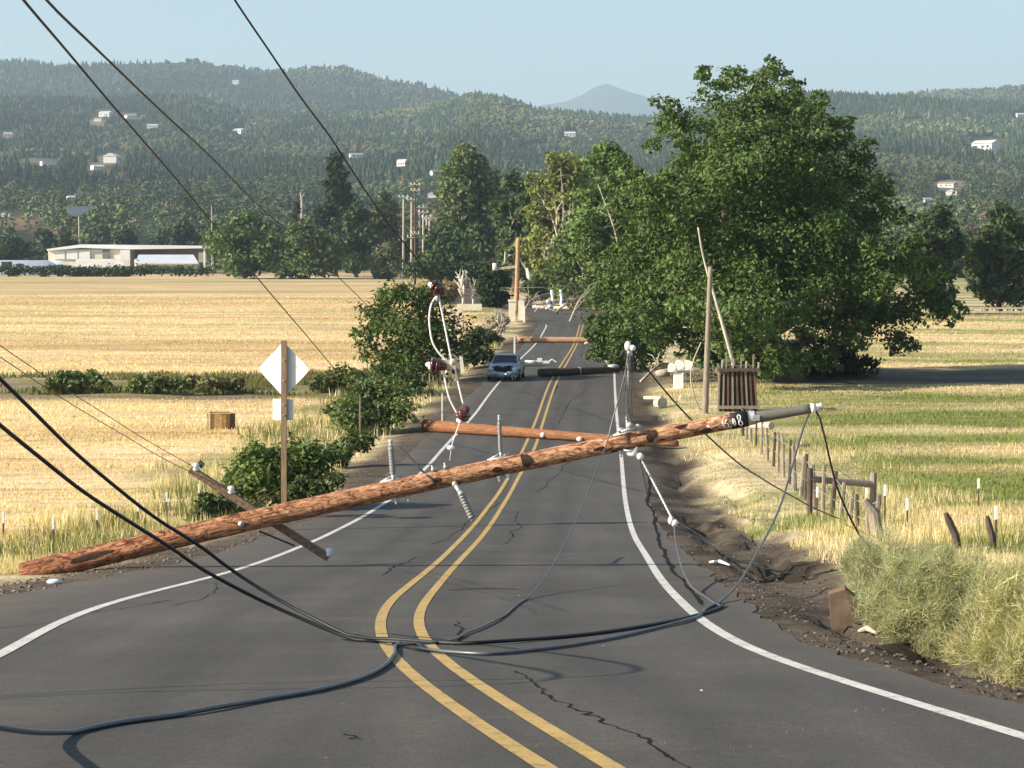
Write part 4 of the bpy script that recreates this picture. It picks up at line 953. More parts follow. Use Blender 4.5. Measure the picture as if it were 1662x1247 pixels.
# crossarm bolted behind the pole
ca, cb = at(309, 762, YP + .28), at(534, 906, YP + .28)
m = MB(); m.bar(ca, cb, .14, .12); arm = m.build("crossarm", simple("brown_arm_wood", (.20, .135, .09), .9, .45, 6, .1, 0, .5, "Object", (3, 3, 3)), pole)
for px, py, sq in ((318, 760, (.9, .9, 1.1)), (375, 797, (.9, .9, 1.2)), (534, 898, (.9, 1, 1.1))):
    p = at(px, py, YP + .25); m = MB(); m.lathe(p - Vector((0, 0, .06)), p + Vector((0, 0, .08)), [(0, .035), (.3, .066), (.55, .048), (.8, .062), (1, .04)], 12); m.build("porcelain_insulator", PORC, arm, True)
m = MB(); m.bar(at(420, 862, YP + .3), at(478, 886, YP + .45), .05, .03); m.bar(at(330, 757, YP + .3), at(322, 750, YP + .3), .09, .09); m.build("brace", DARKW, arm)

# second and further poles
def lying(a, b, r0, r1, mat, label, name="fallen_utility_pole", group=None, seed=1):
    a, b = Vector(a), Vector(b); t = empty(name, a, label, "utility pole", group); rod("shaft", a, b, r0, r1, mat, t, 18, 20, .04, seed); return t
W2m = pole_wood("brown_pole_wood", (.36, .17, .085), (.31, .15, .075), (.12, .06, .035), 10, .8, True)
W3m = pole_wood("pale_pole_wood", (.55, .33, .19), (.55, .33, .19), (.40, .24, .14), 6, .6, True)
p0 = gnd(690, 701) + Vector((0, 0, .25)); p1 = gnd(1099, 730) + Vector((0, 0, .22))
q = lying(p0, p1, .245, .12, W2m, "smooth brown utility pole lying across the road behind the reddish one", seed=2)
m = MB(); e = p0.lerp(p1, .49) + Vector((0, -.25, -.02)); m.ball(e, .1, 8); e2 = p0.lerp(p1, .63) + Vector((0, -.22, -.08)); m.tube([e2, e2 + Vector((.08, -.2, .02))], .09, 8); m.build("bolt", PORC, q, True)
p0 = gnd(839, 557) + Vector((0, 0, .25)); p1 = gnd(962, 557) + Vector((0, 0, .22))
lying(p0, p1, .26, .22, W3m, "pale orange utility pole lying across the road beyond the parked car", seed=3)
p0 = gnd(876, 612) + Vector((0, 0, .24)); p1 = gnd(1004, 606) + Vector((0, 0, .24))
q = lying(p0, p1, .24, .2, DARKW, "dark shaded utility pole lying across the road right of the parked car", seed=4)  # this pole lies in shadow; the dark wood colour stands for that shade
m = MB(); e = p0.lerp(p1, .5); m.tube([e + Vector((-.1, -.02, 0)), e + Vector((.1, -.02, 0))], .235, 14); m.ball(p0.lerp(p1, .93) + Vector((0, -.2, .2)), .2, 8, 0, (1.8, 1, .7)); m.build("steel_collar", STEEL, q, True)
# the heap at the far bend
a = gnd(851, 499) + Vector((0, 0, .6)); b = gnd(892, 495) + Vector((0, 0, 1.3))
lying(a, b, .35, .25, GREYW, "grey broken pole propped at an angle on the far bend", seed=5)
lying(gnd(866, 501) + Vector((0, 0, .2)), gnd(926, 503) + Vector((0, 0, .2)), .22, .16, PALEBARK, "thin pale pole lying flat under the hardware heap on the far bend", seed=6)
lying(gnd(900, 498) + Vector((0, 0, 1.2)), gnd(1000, 494) + Vector((0, 0, 2.2)), .3, .2, pole_wood("red_pole_wood", (.2, .075, .04), (.2, .075, .04), (.08, .04, .03), 8), "reddish broken pole leaning up to the right over the far bend", seed=7)
hw = empty("wrecked_crossarm", gnd(903, 502), "tangle of upright white insulators on a wrecked crossarm at the far bend", "crossarm"); g0 = gnd(903, 502)
MB().bar(g0 + Vector((-1.6, 0, .7)), g0 + Vector((1.6, .3, .9)), .3).build("beam", GREYW, hw)
for k, (px, lean) in enumerate(((898, -.3), (910.5, .4))):
    b0 = at(px, 497, g0.y); b1 = at(px + lean * 3, 486, g0.y); b2 = at(px - 2 + lean * 2, 470, g0.y)
    MB().tube(crv([b0, b1, b2], 8), [.16, .18, .2, .16, .18, .2, .22, .12], 9).build("insulator", PORC, hw, True)
m = MB()
for px, py, s in ((890, 490, .35), (893, 498, .4), (900, 503, .35), (914, 497, .3), (920, 500, .35), (888, 502, .25)): m.ball(at(px, py, g0.y - .2), s, 7, 0, (1, 1, .9))
m.build("fitting", STEEL, hw, True)
wr_ = empty("wrecked_crossarm", gnd(880, 590), "small white broken bracket lying in the left lane beyond the car", "crossarm"); g1 = gnd(880, 590)
MB().tube([at(852, 586, g1.y), at(862, 588, g1.y), at(872, 587.5, g1.y)], [.05, .12, .1], 7).build("insulator", PORC, wr_, True)
m = MB(); m.box(at(876, 584.5, g1.y), (.32, .2, .26)); m.bar(at(880, 587.5, g1.y), at(892, 588, g1.y), .16); m.tube([at(891, 587, g1.y), at(896, 583.5, g1.y), at(903, 588, g1.y)], .05, 6); m.build("fitting", PORC, wr_)

# standing poles
def standing(px, pyt, px0, pyb, r0, r1, mat, label, cat="utility pole", name="utility_pole", Y=None):
    b = gnd(px0, pyb) if Y is None else on(px0, Y); t = empty(name, b, label, cat); rod("shaft", b - Vector((0, 0, .4)), at(px, pyt, b.y), r0, r1, mat, t, 14, 14, .03, int(px)); return t
standing(1153, 433, 1144, 671, .145, .10, GREYW, "slim grey standing pole beside the weathered timber crib")
q = standing(841, 386, 838, 505, .30, .22, W3m, "brown standing pole between the two cream gate pillars")
Yq = gnd(838, 505).y
m = MB(); m.bar(at(842, 420, Yq), at(856, 440, Yq), .2); m.bar(at(838, 433, Yq), at(801, 437, Yq), .22, .3); m.build("brace", PALEBARK, q)
m = MB(); m.box(at(803, 433, Yq), (.5, .5, .8)); m.tube([at(855, 436, Yq), at(859, 450, Yq), at(861, 456, Yq)], [.15, .3, .1], 7); m.build("insulator", PORC, q, True)
# leaning pale rod by the crib
g = gnd(1187, 664); q = empty("leaning_rod", g, "long thin pale rod leaning against the top of the timber crib", "rod")
m = MB(); m.tube(crv([at(1190, 588, g.y + .1), at(1178, 545, g.y), at(1160, 482, g.y), at(1140, 410, g.y), at(1133, 369, g.y)], 24), [.095 - .06 * i / 23 for i in range(24)], 8); m.build("shaft", PALEBARK, q, True)
m = MB(); m.tube([at(1190, 588, g.y + .1), g + Vector((.08, .1, -.1))], [.09, .09], 8); m.build("foot", PALEBARK, q, True)
# row of power poles far down the road
rows = [(655, 317, 415, 520, 1, "pale power pole at the left end of the far row"), (668, 321, 430, 470, 2, "pale power pole with a low crossarm second in the far row"), (674, 296, 445, 430, 3, "brown power pole tallest of the far row"), (681, 334, 420, 560, 2, "pale power pole right beside the tallest brown one"), (687, 342, 424, 600, 2, "grey power pole in the middle of the far row"), (692.5, 350, 420, 650, 1, "short pale power pole among the right ones of the far row"), (697, 353, 420, 700, 1, "shortest pale power pole at the right end of the far row")]
PP = [PALEBARK, W3m]
for px, t0, bb, Yr_, na, lab in rows:
    b = on(px, Yr_); t = empty("power_pole", b, lab, "power pole", "power poles along the far road"); s = Yr_ / FPX
    rod("shaft", b - Vector((0, 0, .3)), at(px, t0, Yr_), 2.0 * s, 1.3 * s, PALEBARK if px != 674 else BARK, t, 8, 3, .05, int(px))
    for j in range(na):
        z = [t0 + 3, 385, 378][j] if px != 674 else [t0 + 4, 309, 379][j]; w = 9 - j
        MB().bar(at(px - w, z, Yr_ - .3), at(px + w, z + (1 if j else 0), Yr_ - .3), 1.1 * s, 1.4 * s).build("crossarm", PALEBARK, t)
        m = MB()
        for qx in (-.8, -.1, .75): m.ball(at(px + w * qx, z - 2, Yr_ - .3), 1.3 * s, 5)
        m.build("insulator", PORC, t)

# ---- cables; each is one long thing
def onward(P, L, rise=.03, d=None):
    if d is None: d = (P[0] - P[1]).normalized(); d.z *= .6
    d = Vector(d); return [P[0] + d * L + Vector((0, 0, rise * L)), P[0] + d * L * .5 + Vector((0, 0, .3 * rise * L))] + P
def pts(L): return [at(*p) if len(p) == 3 else gnd(*p) + Vector((0, 0, .03)) for p in L]
wire("power_line", onward(pts([(12,-32,19.5),(38,0,20.5),(106,80,24),(173,160,28),(276,279,36),(353,372,44),(420,454,53),(496,543,65),(580,642,80),(600,664,84)]), 16), .015, BLACKC, "black power line slanting down into the tangled bush on the left verge", 'cable', 90, 6, "sagging power lines")
wire("power_line", onward(pts([(45,-34,21),(75,0,22.5),(157,80,27),(257,176,34),(337,250,42),(420,334,54),(487,391,67),(528,430,78),(580,480,96),(612,512,108),(640,540,122)]), 16), .016, BLACKC, "black power line slanting down into the big leafy bush", 'cable', 90, 6, "sagging power lines")
wire("power_line", onward(pts([(365,-25,22.5),(381,0,23),(435,80,25),(493,165,27.3),(535,221,29),(573,279,30.6),(605,327,32),(640,375,33.5),(676,420,34.9),(703,461,36)]), 16), .0125, BLACKC, "black power line that ends at the topmost hanging brown insulator", 'cable', 90, 6, "sagging power lines")
wire("power_line", onward(pts([(-40,576,15.6),(0,615,16.3),(48,662,17),(119,732,18),(180,784,18.8),(263,848,19.6),(328,889,20),(381,929,20.2),(439,966,20.2),(508,1003,20),(580,1036,19.7),(640,1049,19.6),(664,1052,19.45),(760,1050),(900,1040),(1050,1020),(1130,1003),(1160,994),(1174,986)]), 14, .05, (-.86, -.40, .22)), .017, BLACKC, "upper thick black cable running from the left down onto the yellow lines", 'cable', 140, 8, "thick black cables")
wire("power_line", onward(pts([(-40,655,15.2),(0,690,15.8),(64,742,16.6),(138,800,17.5),(215,850,18.3),(280,891,18.9),(328,924,19.3),(375,950,19.5),(428,977,19.6),(486,1003,19.6),(560,1033,19.5),(630,1052,19.3),(655,1055,19.2),(690,1060)]), 14, .05, (-.86, -.40, .22)), .017, BLACKC, "lower thick black cable running from the left down onto the yellow lines", 'cable', 120, 8, "thick black cables")
wire("loose_cable", pts([(672,1058),(720,1063),(790,1067),(870,1060),(960,1047),(1060,1025),(1128,1007),(1150,993,24.8),(1172,974,26),(1196,950,27.4),(1220,913,29.2),(1238,881,30.5),(1265,825,32.3),(1288,750,34.3),(1304,695,35.4),(1315,667,36)]), .016, GREYC, "thick grey cable climbing on the right from the tarmac to the grey pole top", 'cable', 160, 8)
wire("loose_cable", pts([(-90,1150,8.6),(-40,1172,9.6),(0,1181,10.6),(90,1189,11.8),(180,1184,12.5),(300,1166),(420,1144),(510,1128),(580,1109),(622,1088),(640,1068),(646,1052,19.0),(650,1046,19.15)]), .0165, GREYC, "thick grey cable curling over the tarmac from the bottom left corner", 'cable', 140, 8)
wire("loose_cable", pts([(640,1053),(690,1050),(760,1031),(805,1011),(850,977,26.3),(890,930,29),(920,876,31),(950,810,33),(975,745,35),(986,716,35.72),(993,687,35.8),(1003,650,35.9),(1012,617,35.9),(1021,572,35.95)]), .011, GREYC, "thin grey wire curving from the yellow lines up over the reddish pole", 'cable', 120, 6)
wire("loose_cable", pts([(1028,571,36),(1056,606,36.4),(1090,647,36.8),(1130,690,37.3),(1153,712,37.8),(1190,745,38.8),(1240,779,41),(1290,808,43.5),(1330,829,46),(1380,848,48),(1420,858,49.5),(1463,868)]), .014, BLACKC, "black cable running from the tall insulator down behind the pole to the fence", 'cable', 100, 6)
wire("loose_cable", pts([(1320,664,35.95),(1327,672,35.9),(1336,700,35.9),(1345,738,36),(1356,782,36.3),(1373,826,36.8),(1402,882,37.5)]), .017, BLACKC, "short black cable drooping from the grey pole top into the dry grass", 'cable', 60, 6)
wire("loose_cable", pts([(1096,850,34.95),(1110,854,34.9),(1128,864,34.6),(1152,884,33.6),(1180,906),(1230,923),(1290,934),(1335,933),(1374,925)]), .013, BLACKC, "black cable trailing from the white bell across the dirt shoulder", 'cable', 70, 6)
wire("loose_cable", pts([(1094,852,34.95),(1096,875,33.8),(1101,900,32.4),(1111,932,30),(1126,956,28.2),(1146,973),(1164,985),(1173,989)]), .013, GREYC, "grey wire hanging from the white bell down to the edge of the tarmac", 'cable', 70, 6)
wire("loose_cable", pts([(650,726,38.5),(668,745,37.4),(690,769,36),(700,778,35.78),(708,787,35.74)]), .018, BLACKC, "short stiff black cable end lying over the reddish pole", 'cable', 30, 6)
wire("loose_cable", pts([(-60,520,22),(0,561,25),(77,613,28.5),(170,672,32),(257,726,34.8),(317,759,36.2)]), .006, simple("brown_wire", (.12, .09, .06), .8, .2, 8, .2, 0, 0), "thin brown wire from the upper left to the tip of the crossarm", 'cable', 60, 5, "thin wires to the crossarm")
wire("loose_cable", pts([(-60,548,22),(0,580,25),(90,640,29),(200,706,33),(290,757,35.4),(372,796,36.2)]), .006, bpy.data.materials["brown_wire"], "thin brown wire from the left to the middle insulator of the crossarm", 'cable', 60, 5, "thin wires to the crossarm")
wire("loose_cable", pts([(1138,556,97.6),(1126,585,97.4),(1121,610,97.2),(1126,640,97.2),(1133,658,97.4),(1140,674,97.6)]), .03, PALEBARK, "pale loose wire dangling left of the slim grey standing pole", 'cable', 40, 5)
# hanging strain insulators on white straps
ins = empty("strain_insulator_set", at(730, 590, 36), "set of three dark brown strain insulators hanging on white straps above the second pole", "insulator")
def bell(p, ax, r0):
    ax = Vector(ax).normalized(); m = MB(); m.lathe(p - ax * r0 * 1.1, p + ax * r0 * 1.1, [(0, r0 * .25), (.08, r0 * .5), (.2, r0 * .95), (.30, r0 * 1.05), (.34, r0 * .7), (.44, r0 * .66), (.5, r0 * .98), (.58, r0 * 1.02), (.62, r0 * .62), (.8, r0 * .5), (.92, r0 * .42), (1, r0 * .2)], 18)
    o = m.build("insulator", BROWNP, ins, True); k = MB(); k.ball(p - ax * r0 * 1.15, r0 * .42, 7, 0, (1.2, 1, .8)); k.ball(p - ax * r0 * 1.0 + Vector((0, -.06, -.04)), r0 * .3, 7); k.build("fitting", PORC, o, True)
bell(at(711, 469, 36), (.8, -.35, -.5), .125); bell(at(711, 594, 36), (.95, -.25, -.12), .135); bell(at(753, 671, 36), (.5, -.3, .8), .125)
m = MB()
for L in ([(709,480),(701,492),(697,512),(698,535),(703,558),(714,575),(727,588)], [(712,482),(716,500),(722,530),(728,560),(734,590)], [(720,598),(722,615),(725,630),(730,648),(738,664),(747,680)], [(738,594),(742,615),(747,636),(752,656)]):
    m.tube(crv([at(x, y, 36) for x, y in L], 20), .017, 6)
m.build("strap", PAINTW, ins, True)
m = MB(); m.bar(at(700, 583, 36), at(728, 590, 36), .05); m.box(at(728, 592, 36), (.24, .06, .16)); m.ball(at(735, 588, 35.9), .06, 7); m.build("clamp", PALEBARK, ins); MB().ball(at(710, 483, 36), .045, 7, 0, (1, 1, 1.6)).build("clamp", STEELW, ins, True)
m = MB(); m.tube([at(748, 682, 36), at(738, 708, 36), at(733, 724, 36), at(730, 748, 36)], .008, 5); m.ball(at(732, 727, 36), .05, 6, 0, (1.4, 1, .9)); m.build("tail_wire", PORC, ins, True)

# ------------------------------------------------------------------ sign, car, fences, barns and the small things
SIGNW = simple("sign_back", (.82, .80, .73), .55, .04, 2, .4, 0, 0); POSTW = simple("brown_sign_post", (.28, .19, .11), .85, .3, 5, .15, 0, .4, 'Object', (8, 8, .6))
b = on(459, 50); sg = empty("road_sign", b, "blank backed white diamond road sign with a small plate on a brown wooden post", "road sign")
tp = at(461, 553, 50); MB().bar(b - Vector((0, 0, .4)), tp, .125, .125).build("post", POSTW, sg)
c = at(460.5, 600, 50.09); s50 = 50 / FPX; h = 45.5 * s50
pr = MB(); n = 5; q = []
for cx_, cz_ in ((0, h), (h, 0), (0, -h), (-h, 0)):
    d0 = Vector((-cz_, 0, cx_)).normalized() if True else None
    for k in (-1, 1): q.append(Vector((cx_ * .94, 0, cz_ * .94)) + Vector((cz_, 0, -cx_)) * (.06 * k))
RS = Matrix.Rotation(math.radians(-17), 3, 'Z'); pr.prism([c + RS @ v for v in q], RS @ Vector((0, 1, 0)), .012).build("sign_panel", SIGNW, sg)
c2 = at(459.5, 665, 50.09); MB().box(c2, (36 * s50, .012, 34 * s50), RS).build("sign_plate", SIGNW, sg)
m = MB()
for py in (585, 618, 657, 674): m.ball(at(460.5, py, 49.92), .02, 6)
m.build("bolt", STEEL, sg)

# ---- parked car with a smashed front
CARP = simple("silver_blue_car_paint", (.30, .38, .44), .32, .08, 3, .5, .35, 0); DARKG = simple("dark_car_glass", (.02, .025, .03), .08, .2, 3, .6, 0, 0); BLK = simple("black_rubber", (.012, .012, .012), .85, .2, 12, .2, 0, 0); HOLE = simple("dark_engine_bay", (.012, .013, .015), .8, .5, 14, .2, 0, 0); LAMP = simple("clear_lamp", (.55, .57, .57), .15, .1, 8, .6, 0, 0)
g = gnd(816, 619); car = empty("parked_car", g + Vector((0, 0, 0)), "silver blue car with a smashed front parked on the left shoulder", "car")
RZ = Matrix.Rotation(math.radians(-5), 3, 'Z')
def cp_(x, y, z): return g + RZ @ Vector((x, y, z))
def loft(secs, mat, name, par, cap=True, jit=0):
    m = MB(); V = []; n = len(secs[0][1]); rj = np.random.default_rng(3)
    for y, S in secs:
        for x, z in S: V.append(cp_(x + jit * (rj.random() - .5), y + jit * (rj.random() - .5), z + jit * (rj.random() - .5)))
    F = [(i*n+k, (i+1)*n+k, (i+1)*n+k+1, i*n+k+1) for i in range(len(secs) - 1) for k in range(n - 1)]
    if cap: F += [tuple(range(n)), tuple(range((len(secs)-1)*n, len(secs)*n))[::-1]]
    return m.add(V, F).build(name, mat, par, False)
def sec(w, zb, zt, sh): return [(-w*.93, zb), (-w, zb+.12), (-w, zt-.16), (-w*sh, zt), (w*sh, zt), (w, zt-.16), (w, zb+.12), (w*.93, zb), (-w*.93, zb)]
body = loft([(.30, sec(.84, .24, .80, .86)), (.6, sec(.87, .22, .84, .9)), (1.15, sec(.88, .2, .92, .92)), (2.4, sec(.89, .2, .93, .93)), (3.6, sec(.88, .2, .95, .92)), (4.3, sec(.85, .25, .93, .9)), (4.5, sec(.8, .35, .86, .85))], CARP, "body", car)
loft([(1.25, [(-.74,.90),(-.74,.91),(.74,.91),(.74,.90)]), (1.95, [(-.70,.92),(-.60,1.36),(.60,1.36),(.70,.92)]), (3.1, [(-.70,.92),(-.60,1.38),(.60,1.38),(.70,.92)]), (3.9, [(-.72,.92),(-.70,.95),(.70,.95),(.72,.92)])], DARKG, "window", car)
loft([(1.90, [(-.63,1.35),(-.5,1.40),(.5,1.40),(.63,1.35)]), (2.4, [(-.63,1.38),(-.52,1.45),(.52,1.45),(.63,1.38)]), (3.2, [(-.63,1.37),(-.5,1.41),(.5,1.41),(.63,1.37)])], CARP, "roof", car)
for s in (-1, 1):
    MB().bar(cp_(s*.735, 1.22, .90), cp_(s*.615, 1.95, 1.37), .07).build("pillar", CARP, car)
    MB().ball(cp_(s*.97, 1.5, .98), .11, 8, 0, (1, .6, .8)).build("mirror", CARP, car, True)
# crumpled bonnet, gaping front and twisted bumper
hb = [[(-.78,.80),(-.4,.93),(.05,.88),(.4,.95),(.78,.84)], [(-.80,.86),(-.4,1.00),(.0,.90),(.42,1.02),(.8,.88)], [(-.78,.93),(-.4,.97),(0,.99),(.4,.96),(.78,.93)]]
loft([(.16, [(x*.94, z-.06) for x, z in hb[0]]), (.6, hb[1]), (1.25, hb[2])], CARP, "bonnet", car, False, .05)
m = MB(); m.add([cp_(*v) for v in ((-.72,.17,.78),(-.4,.15,.84),(.0,.14,.76),(.35,.15,.84),(.5,.16,.7),(.62,.17,.56),(.3,.14,.46),(-.2,.12,.44),(-.55,.15,.5),(-.75,.18,.6))], [tuple(range(10))[::-1]]); m.box(cp_(0, .26, .62), (1.3, .14, .3), RZ); m.build("engine_bay", HOLE, car)
bp = [cp_(-.88,.32,.42), cp_(-.75,.08,.40), cp_(-.45,-.02,.46), cp_(-.05,.04,.36), cp_(.3,-.03,.40), cp_(.6,.05,.50), cp_(.86,.25,.44)]
MB().tube(crv(bp, 24), [.13 + .03 * math.sin(i * 1.3) for i in range(24)], 9).build("bumper", CARP, car, True)
m = MB(); m.bar(cp_(.5,.02,.36), cp_(.56,-.02,.06), .10, .03); m.bar(cp_(.62,.05,.38), cp_(.72,.05,.14), .08, .03); m.build("torn_trim", LAMP, car)
for s in (-1, 1):
    MB().ball(cp_(s*.66, .14 if s > 0 else .2, .68), .13, 8, 0, (1.3, .6, .9)).build("headlight", LAMP, car, True)
for y in (.85, 3.55):
    for s in (-1, 1):
        w = MB().tube([cp_(s*.72, y, .32), cp_(s*.92, y, .32)], .32, 18).build("wheel", BLK, car, False); MB().tube([cp_(s*.915, y, .32), cp_(s*.93, y, .32)], .19, 12).build("rim", STEEL, w)
MB().add([cp_(-.25,-.06,.42), cp_(.05,-.06,.40), cp_(.05,-.06,.50), cp_(-.25,-.06,.52)], [(0,1,2,3)]).build("number_plate", SIGNW, car)

# ---- fence right of the road
r = np.random.default_rng(44)
fpx = [(1205,708),(1211,714),(1219,719),(1227,727),(1236,738),(1246,748),(1255,757),(1263,765),(1272,775),(1281,786),(1290,797),(1299,806),(1307,812),(1322,828),(1335,838),(1348,846),(1362,854),(1377,862),(1392,868),(1408,874),(1420,878)]
fc = empty("post_fence", gnd(*fpx[0]), "row of weathered grey wooden posts with wire along the right verge", "fence"); tops = []
for k, (px, py) in enumerate(fpx):
    p = gnd(px, py); h = (1.05 + .25 * r.random()) * (1 if k < 16 else .75); t = p + Vector((r.normal() * .06, r.normal() * .05, h)); w = .058 + .04 * r.random(); tops.append((p, t))
    MB().tube([p - Vector((0,0,.2)), p.lerp(t, .5), t], [w*.75, w*.7, w*.6], 7).build("post", GREYW if k % 3 else DARKW, fc)
m = MB()
for f in (.45, .85): m.tube([p.lerp(t, f) + Vector((0, -.06, 0)) for p, t in tops], .008, 4)
m.build("wire", STEEL, fc, True)
big = gnd(1424, 880); MB().tube([big + Vector((.05,0,-.2)), big + Vector((-.05,.1,.55)), big + Vector((-.25,.1,.8))], [.13,.12,.08], 9).build("broken_post", GREYW, fc)
rf = empty("rail_brace", gnd(1314, 826), "grey horizontal rail between two posts standing inside the pasture", "fence")
A, B = gnd(1314, 838), gnd(1443, 842); B = Vector((B.x, A.y + .6, gz(B.x, A.y + .6))); sA = A.y / FPX
MB().tube([A - Vector((0,0,.2)), Vector((A.x, A.y, at(0, 760, A.y).z))], [.075, .07], 8).build("post", DARKW, rf); MB().tube([B - Vector((0,0,.2)), Vector((B.x, B.y, at(0, 767, B.y).z))], [.085, .08], 8).build("post", GREYW, rf)
MB().tube([Vector((A.x, A.y, at(0, 778, A.y).z)), Vector((B.x, B.y, at(0, 786, B.y).z))], [.075, .085], 8).build("rail", GREYW, rf)
def leaner(px0, py0, px1, py1, w, mat, label, name="fence_post"):
    p = gnd(px0, py0); t = at(px1, py1, p.y); o = MB().tube([p - Vector((0,0,.25)), p.lerp(t,.4), p.lerp(t,.8) + Vector((0,.02,0)), t], [w, w*.95, w*.85, w*.55], 8).build(name, mat); tag(o, label, "fence post")
leaner(1560, 890, 1535, 833, .075, DARKW, "dark fence post leaning left above the big tumbleweed"); leaner(1615, 890, 1602, 838, .065, DARKW, "dark fence post leaning left near the right edge above the pale tumbleweed")
def stake(px, pyb, h, w, label, mat=None, mat2=None, Y=None, group="white tipped fence stakes", name="fence_stake"):
    p = gnd(px, pyb); o = MB().bar(p - Vector((0,0,.2)), p + Vector((0,0,h)), w, w*.6).build(name, mat or DARKW); tag(o, label, "stake", group)
    MB().bar(p + Vector((0,0,h)), p + Vector((0,0,h + .24)), w*1.3, w*.9).build("white_tip", mat2 or PAINTW, o)
for px, pyb, h, lab in [(323,834,.55,"white tipped stake right beside the dark bush at the crossarm"),(271,850,.55,"white tipped stake in the green verge left of the dark bush"),(224,868,.55,"white tipped stake in the verge above the middle of the pole butt"),(158,880,.5,"white tipped stake in the verge between two others near the pole butt"),(87,898,.5,"white tipped stake just above the butt of the reddish pole"),(6,886,.5,"white tipped stake at the left picture edge"),
                        (1326,850,.6,"white tipped stake among the fence posts below the rail brace"),(1406,866,.7,"white tipped stake beside the broken fence post"),(1436,856,.7,"white tipped stake below the right post of the rail brace"),(1472,868,.5,"white tipped stake just behind the big tumbleweed"),(1588,826,.5,"white tipped stake alone in the green pasture"),(1616,884,.45,"white tipped stake touching the leaning post near the right edge")]:
    stake(px, pyb, h, .05, lab)
def postobj(px, pyb, pyt, w, mat, label, name, cat, group=None):
    p = gnd(px, pyb); o = MB().bar(p - Vector((0,0,.25)), at(px, pyt, p.y), w, w*.5).build(name, mat); return tag(o, label, cat, group)
postobj(717.5, 692, 640, .13, SIGNW, "white flat marker post at the left end of the second pole", "marker_post", "marker post"); postobj(835, 576, 547, .22, SIGNW, "white flat marker post behind the parked car", "marker_post", "marker post")
postobj(384, 822, 738, .09, GREYW, "grey post in the blackberry bush left of the road sign", "fence_post", "fence post"); postobj(392, 812, 734, .08, DARKW, "darker post just behind the grey one in the blackberry bush", "fence_post", "fence post")
postobj(584, 735, 640, .10, GREYW, "weathered post in dry grass under the end of the power line", "fence_post", "fence post")
for k, (px, pb, pt) in enumerate([(686,634,608),(697,640,606),(703,632,610),(714,626,604)]):
    postobj(px, pb, pt, .12, PALEBARK if k % 2 else GREYW, ["short grey post at the foot of the big leafy bush","pale short post below the middle brown insulator","grey short post between two pale ones by the big leafy bush","pale short post nearest the concrete block"][k], "fence_post", "fence post", "short posts beside the big leafy bush")

# concrete block and white board by the big bush
p = gnd(734, 612); o = empty("concrete_block", p, "pale concrete block with a hole beside the hanging insulators", "block"); W = p.y / FPX
R = Matrix.Rotation(.2, 3, 'Z'); m = MB(); m.box(p + Vector((0,.3,.55)), (22*W, .8, 1.1), R); m.box(p + Vector((-.1,.3,1.2)), (18*W, .6, .25), R); m.build("block", simple("pale_concrete", (.50, .42, .31), .9, .15, 4, .1, 0, .2), o); MB().box(p + Vector((.15,-.14,.35)), (.35,.1,.3), R).build("hole", HOLE, o)
tag(MB().prism([at(745,578,p.y-.4), at(750,573,p.y-.4), at(754,606,p.y-.4), at(748,603,p.y-.4)], (0,1,0), .08).build("board", SIGNW), "narrow white board standing upright against the concrete block", "board")
tag(MB().box(gnd(739, 540) + Vector((0, 0, 1.1)), (1.3, .8, 2.2)).build("tank", simple("cream_paint", (.66, .55, .40), .8, .1, 3, .2, 0, 0)), "cream coloured box like tank behind the big leafy bush", "tank")
# cream pillars by the brown pole
CREAM = simple("cream_pillar_paint", (.74, .66, .50), .8, .1, 2, .2, 0, 0)
p = gnd(831, 522); q = empty("gate_pillar", p, "cream square gate pillar left of the brown standing pole", "pillar", "cream gate pillars"); s = p.y / FPX
MB().box(p + Vector((0,0,1.0)), (11*s, .8, 2.0)).build("shaft", CREAM, q); MB().box(p + Vector((0,0,2.08)), (13*s, .95, .2)).build("cap", CREAM, q)
p = gnd(846, 524); q = empty("gate_pillar", p, "cream gate pillar with a slanted white panel right of the brown pole", "pillar", "cream gate pillars"); s = p.y / FPX
MB().box(p + Vector((0,0,1.2)), (10*s, .8, 1.9)).build("shaft", CREAM, q); MB().prism([p + Vector(v) for v in ((.05,-.55,1.6),(.38,-.55,1.6),(.36,-.55,-.3),(.22,-.55,-.3))], (0,1,0), .1).build("white_panel", SIGNW, q)
p = gnd(762, 504); q = MB(); q.box(p + Vector((0, 0, .35)), (40 * p.y / FPX, .4, .8)); tag(q.build("low_wall", CREAM), "low cream wall beside the bleached dead shrub", "wall")
# bleached dead shrubs and dry brush
def dead_shrub(px, pyb, pyt, hw, label, seed, mat=PALEBARK):
    r = np.random.default_rng(seed); p = gnd(px, pyb); H = (pyb - pyt) * p.y / FPX; wd = hw * p.y / FPX; m = MB(); m.tube([p - Vector((0,0,.1)), p + Vector((0,0,H*.5))], [.05*H, .035*H], 7)
    for k in range(16):
        z = H * (.2 + .6 * r.random()); a = r.random() * 6.28; q = p + Vector((0,0,z)); e = q + Vector((math.cos(a)*wd*(.4+.6*r.random()), math.sin(a)*wd*.6, H*(.1+.35*r.random()))); mid = q.lerp(e,.5) + Vector(r.normal(size=3)*.12*wd)
        m.tube([q, mid, e], [.03*H, .024*H, .010*H], 6)
        for _ in range(3): f = q.lerp(e, .4+.5*r.random()); m.tube([f, f + Vector(r.normal(size=3)*.3*wd + np.array([0,0,.1*H]))], [.018*H, .006*H], 5)
    tag(m.build("dead_shrub", mat, None, True), label, "shrub", "bleached dead shrubs")
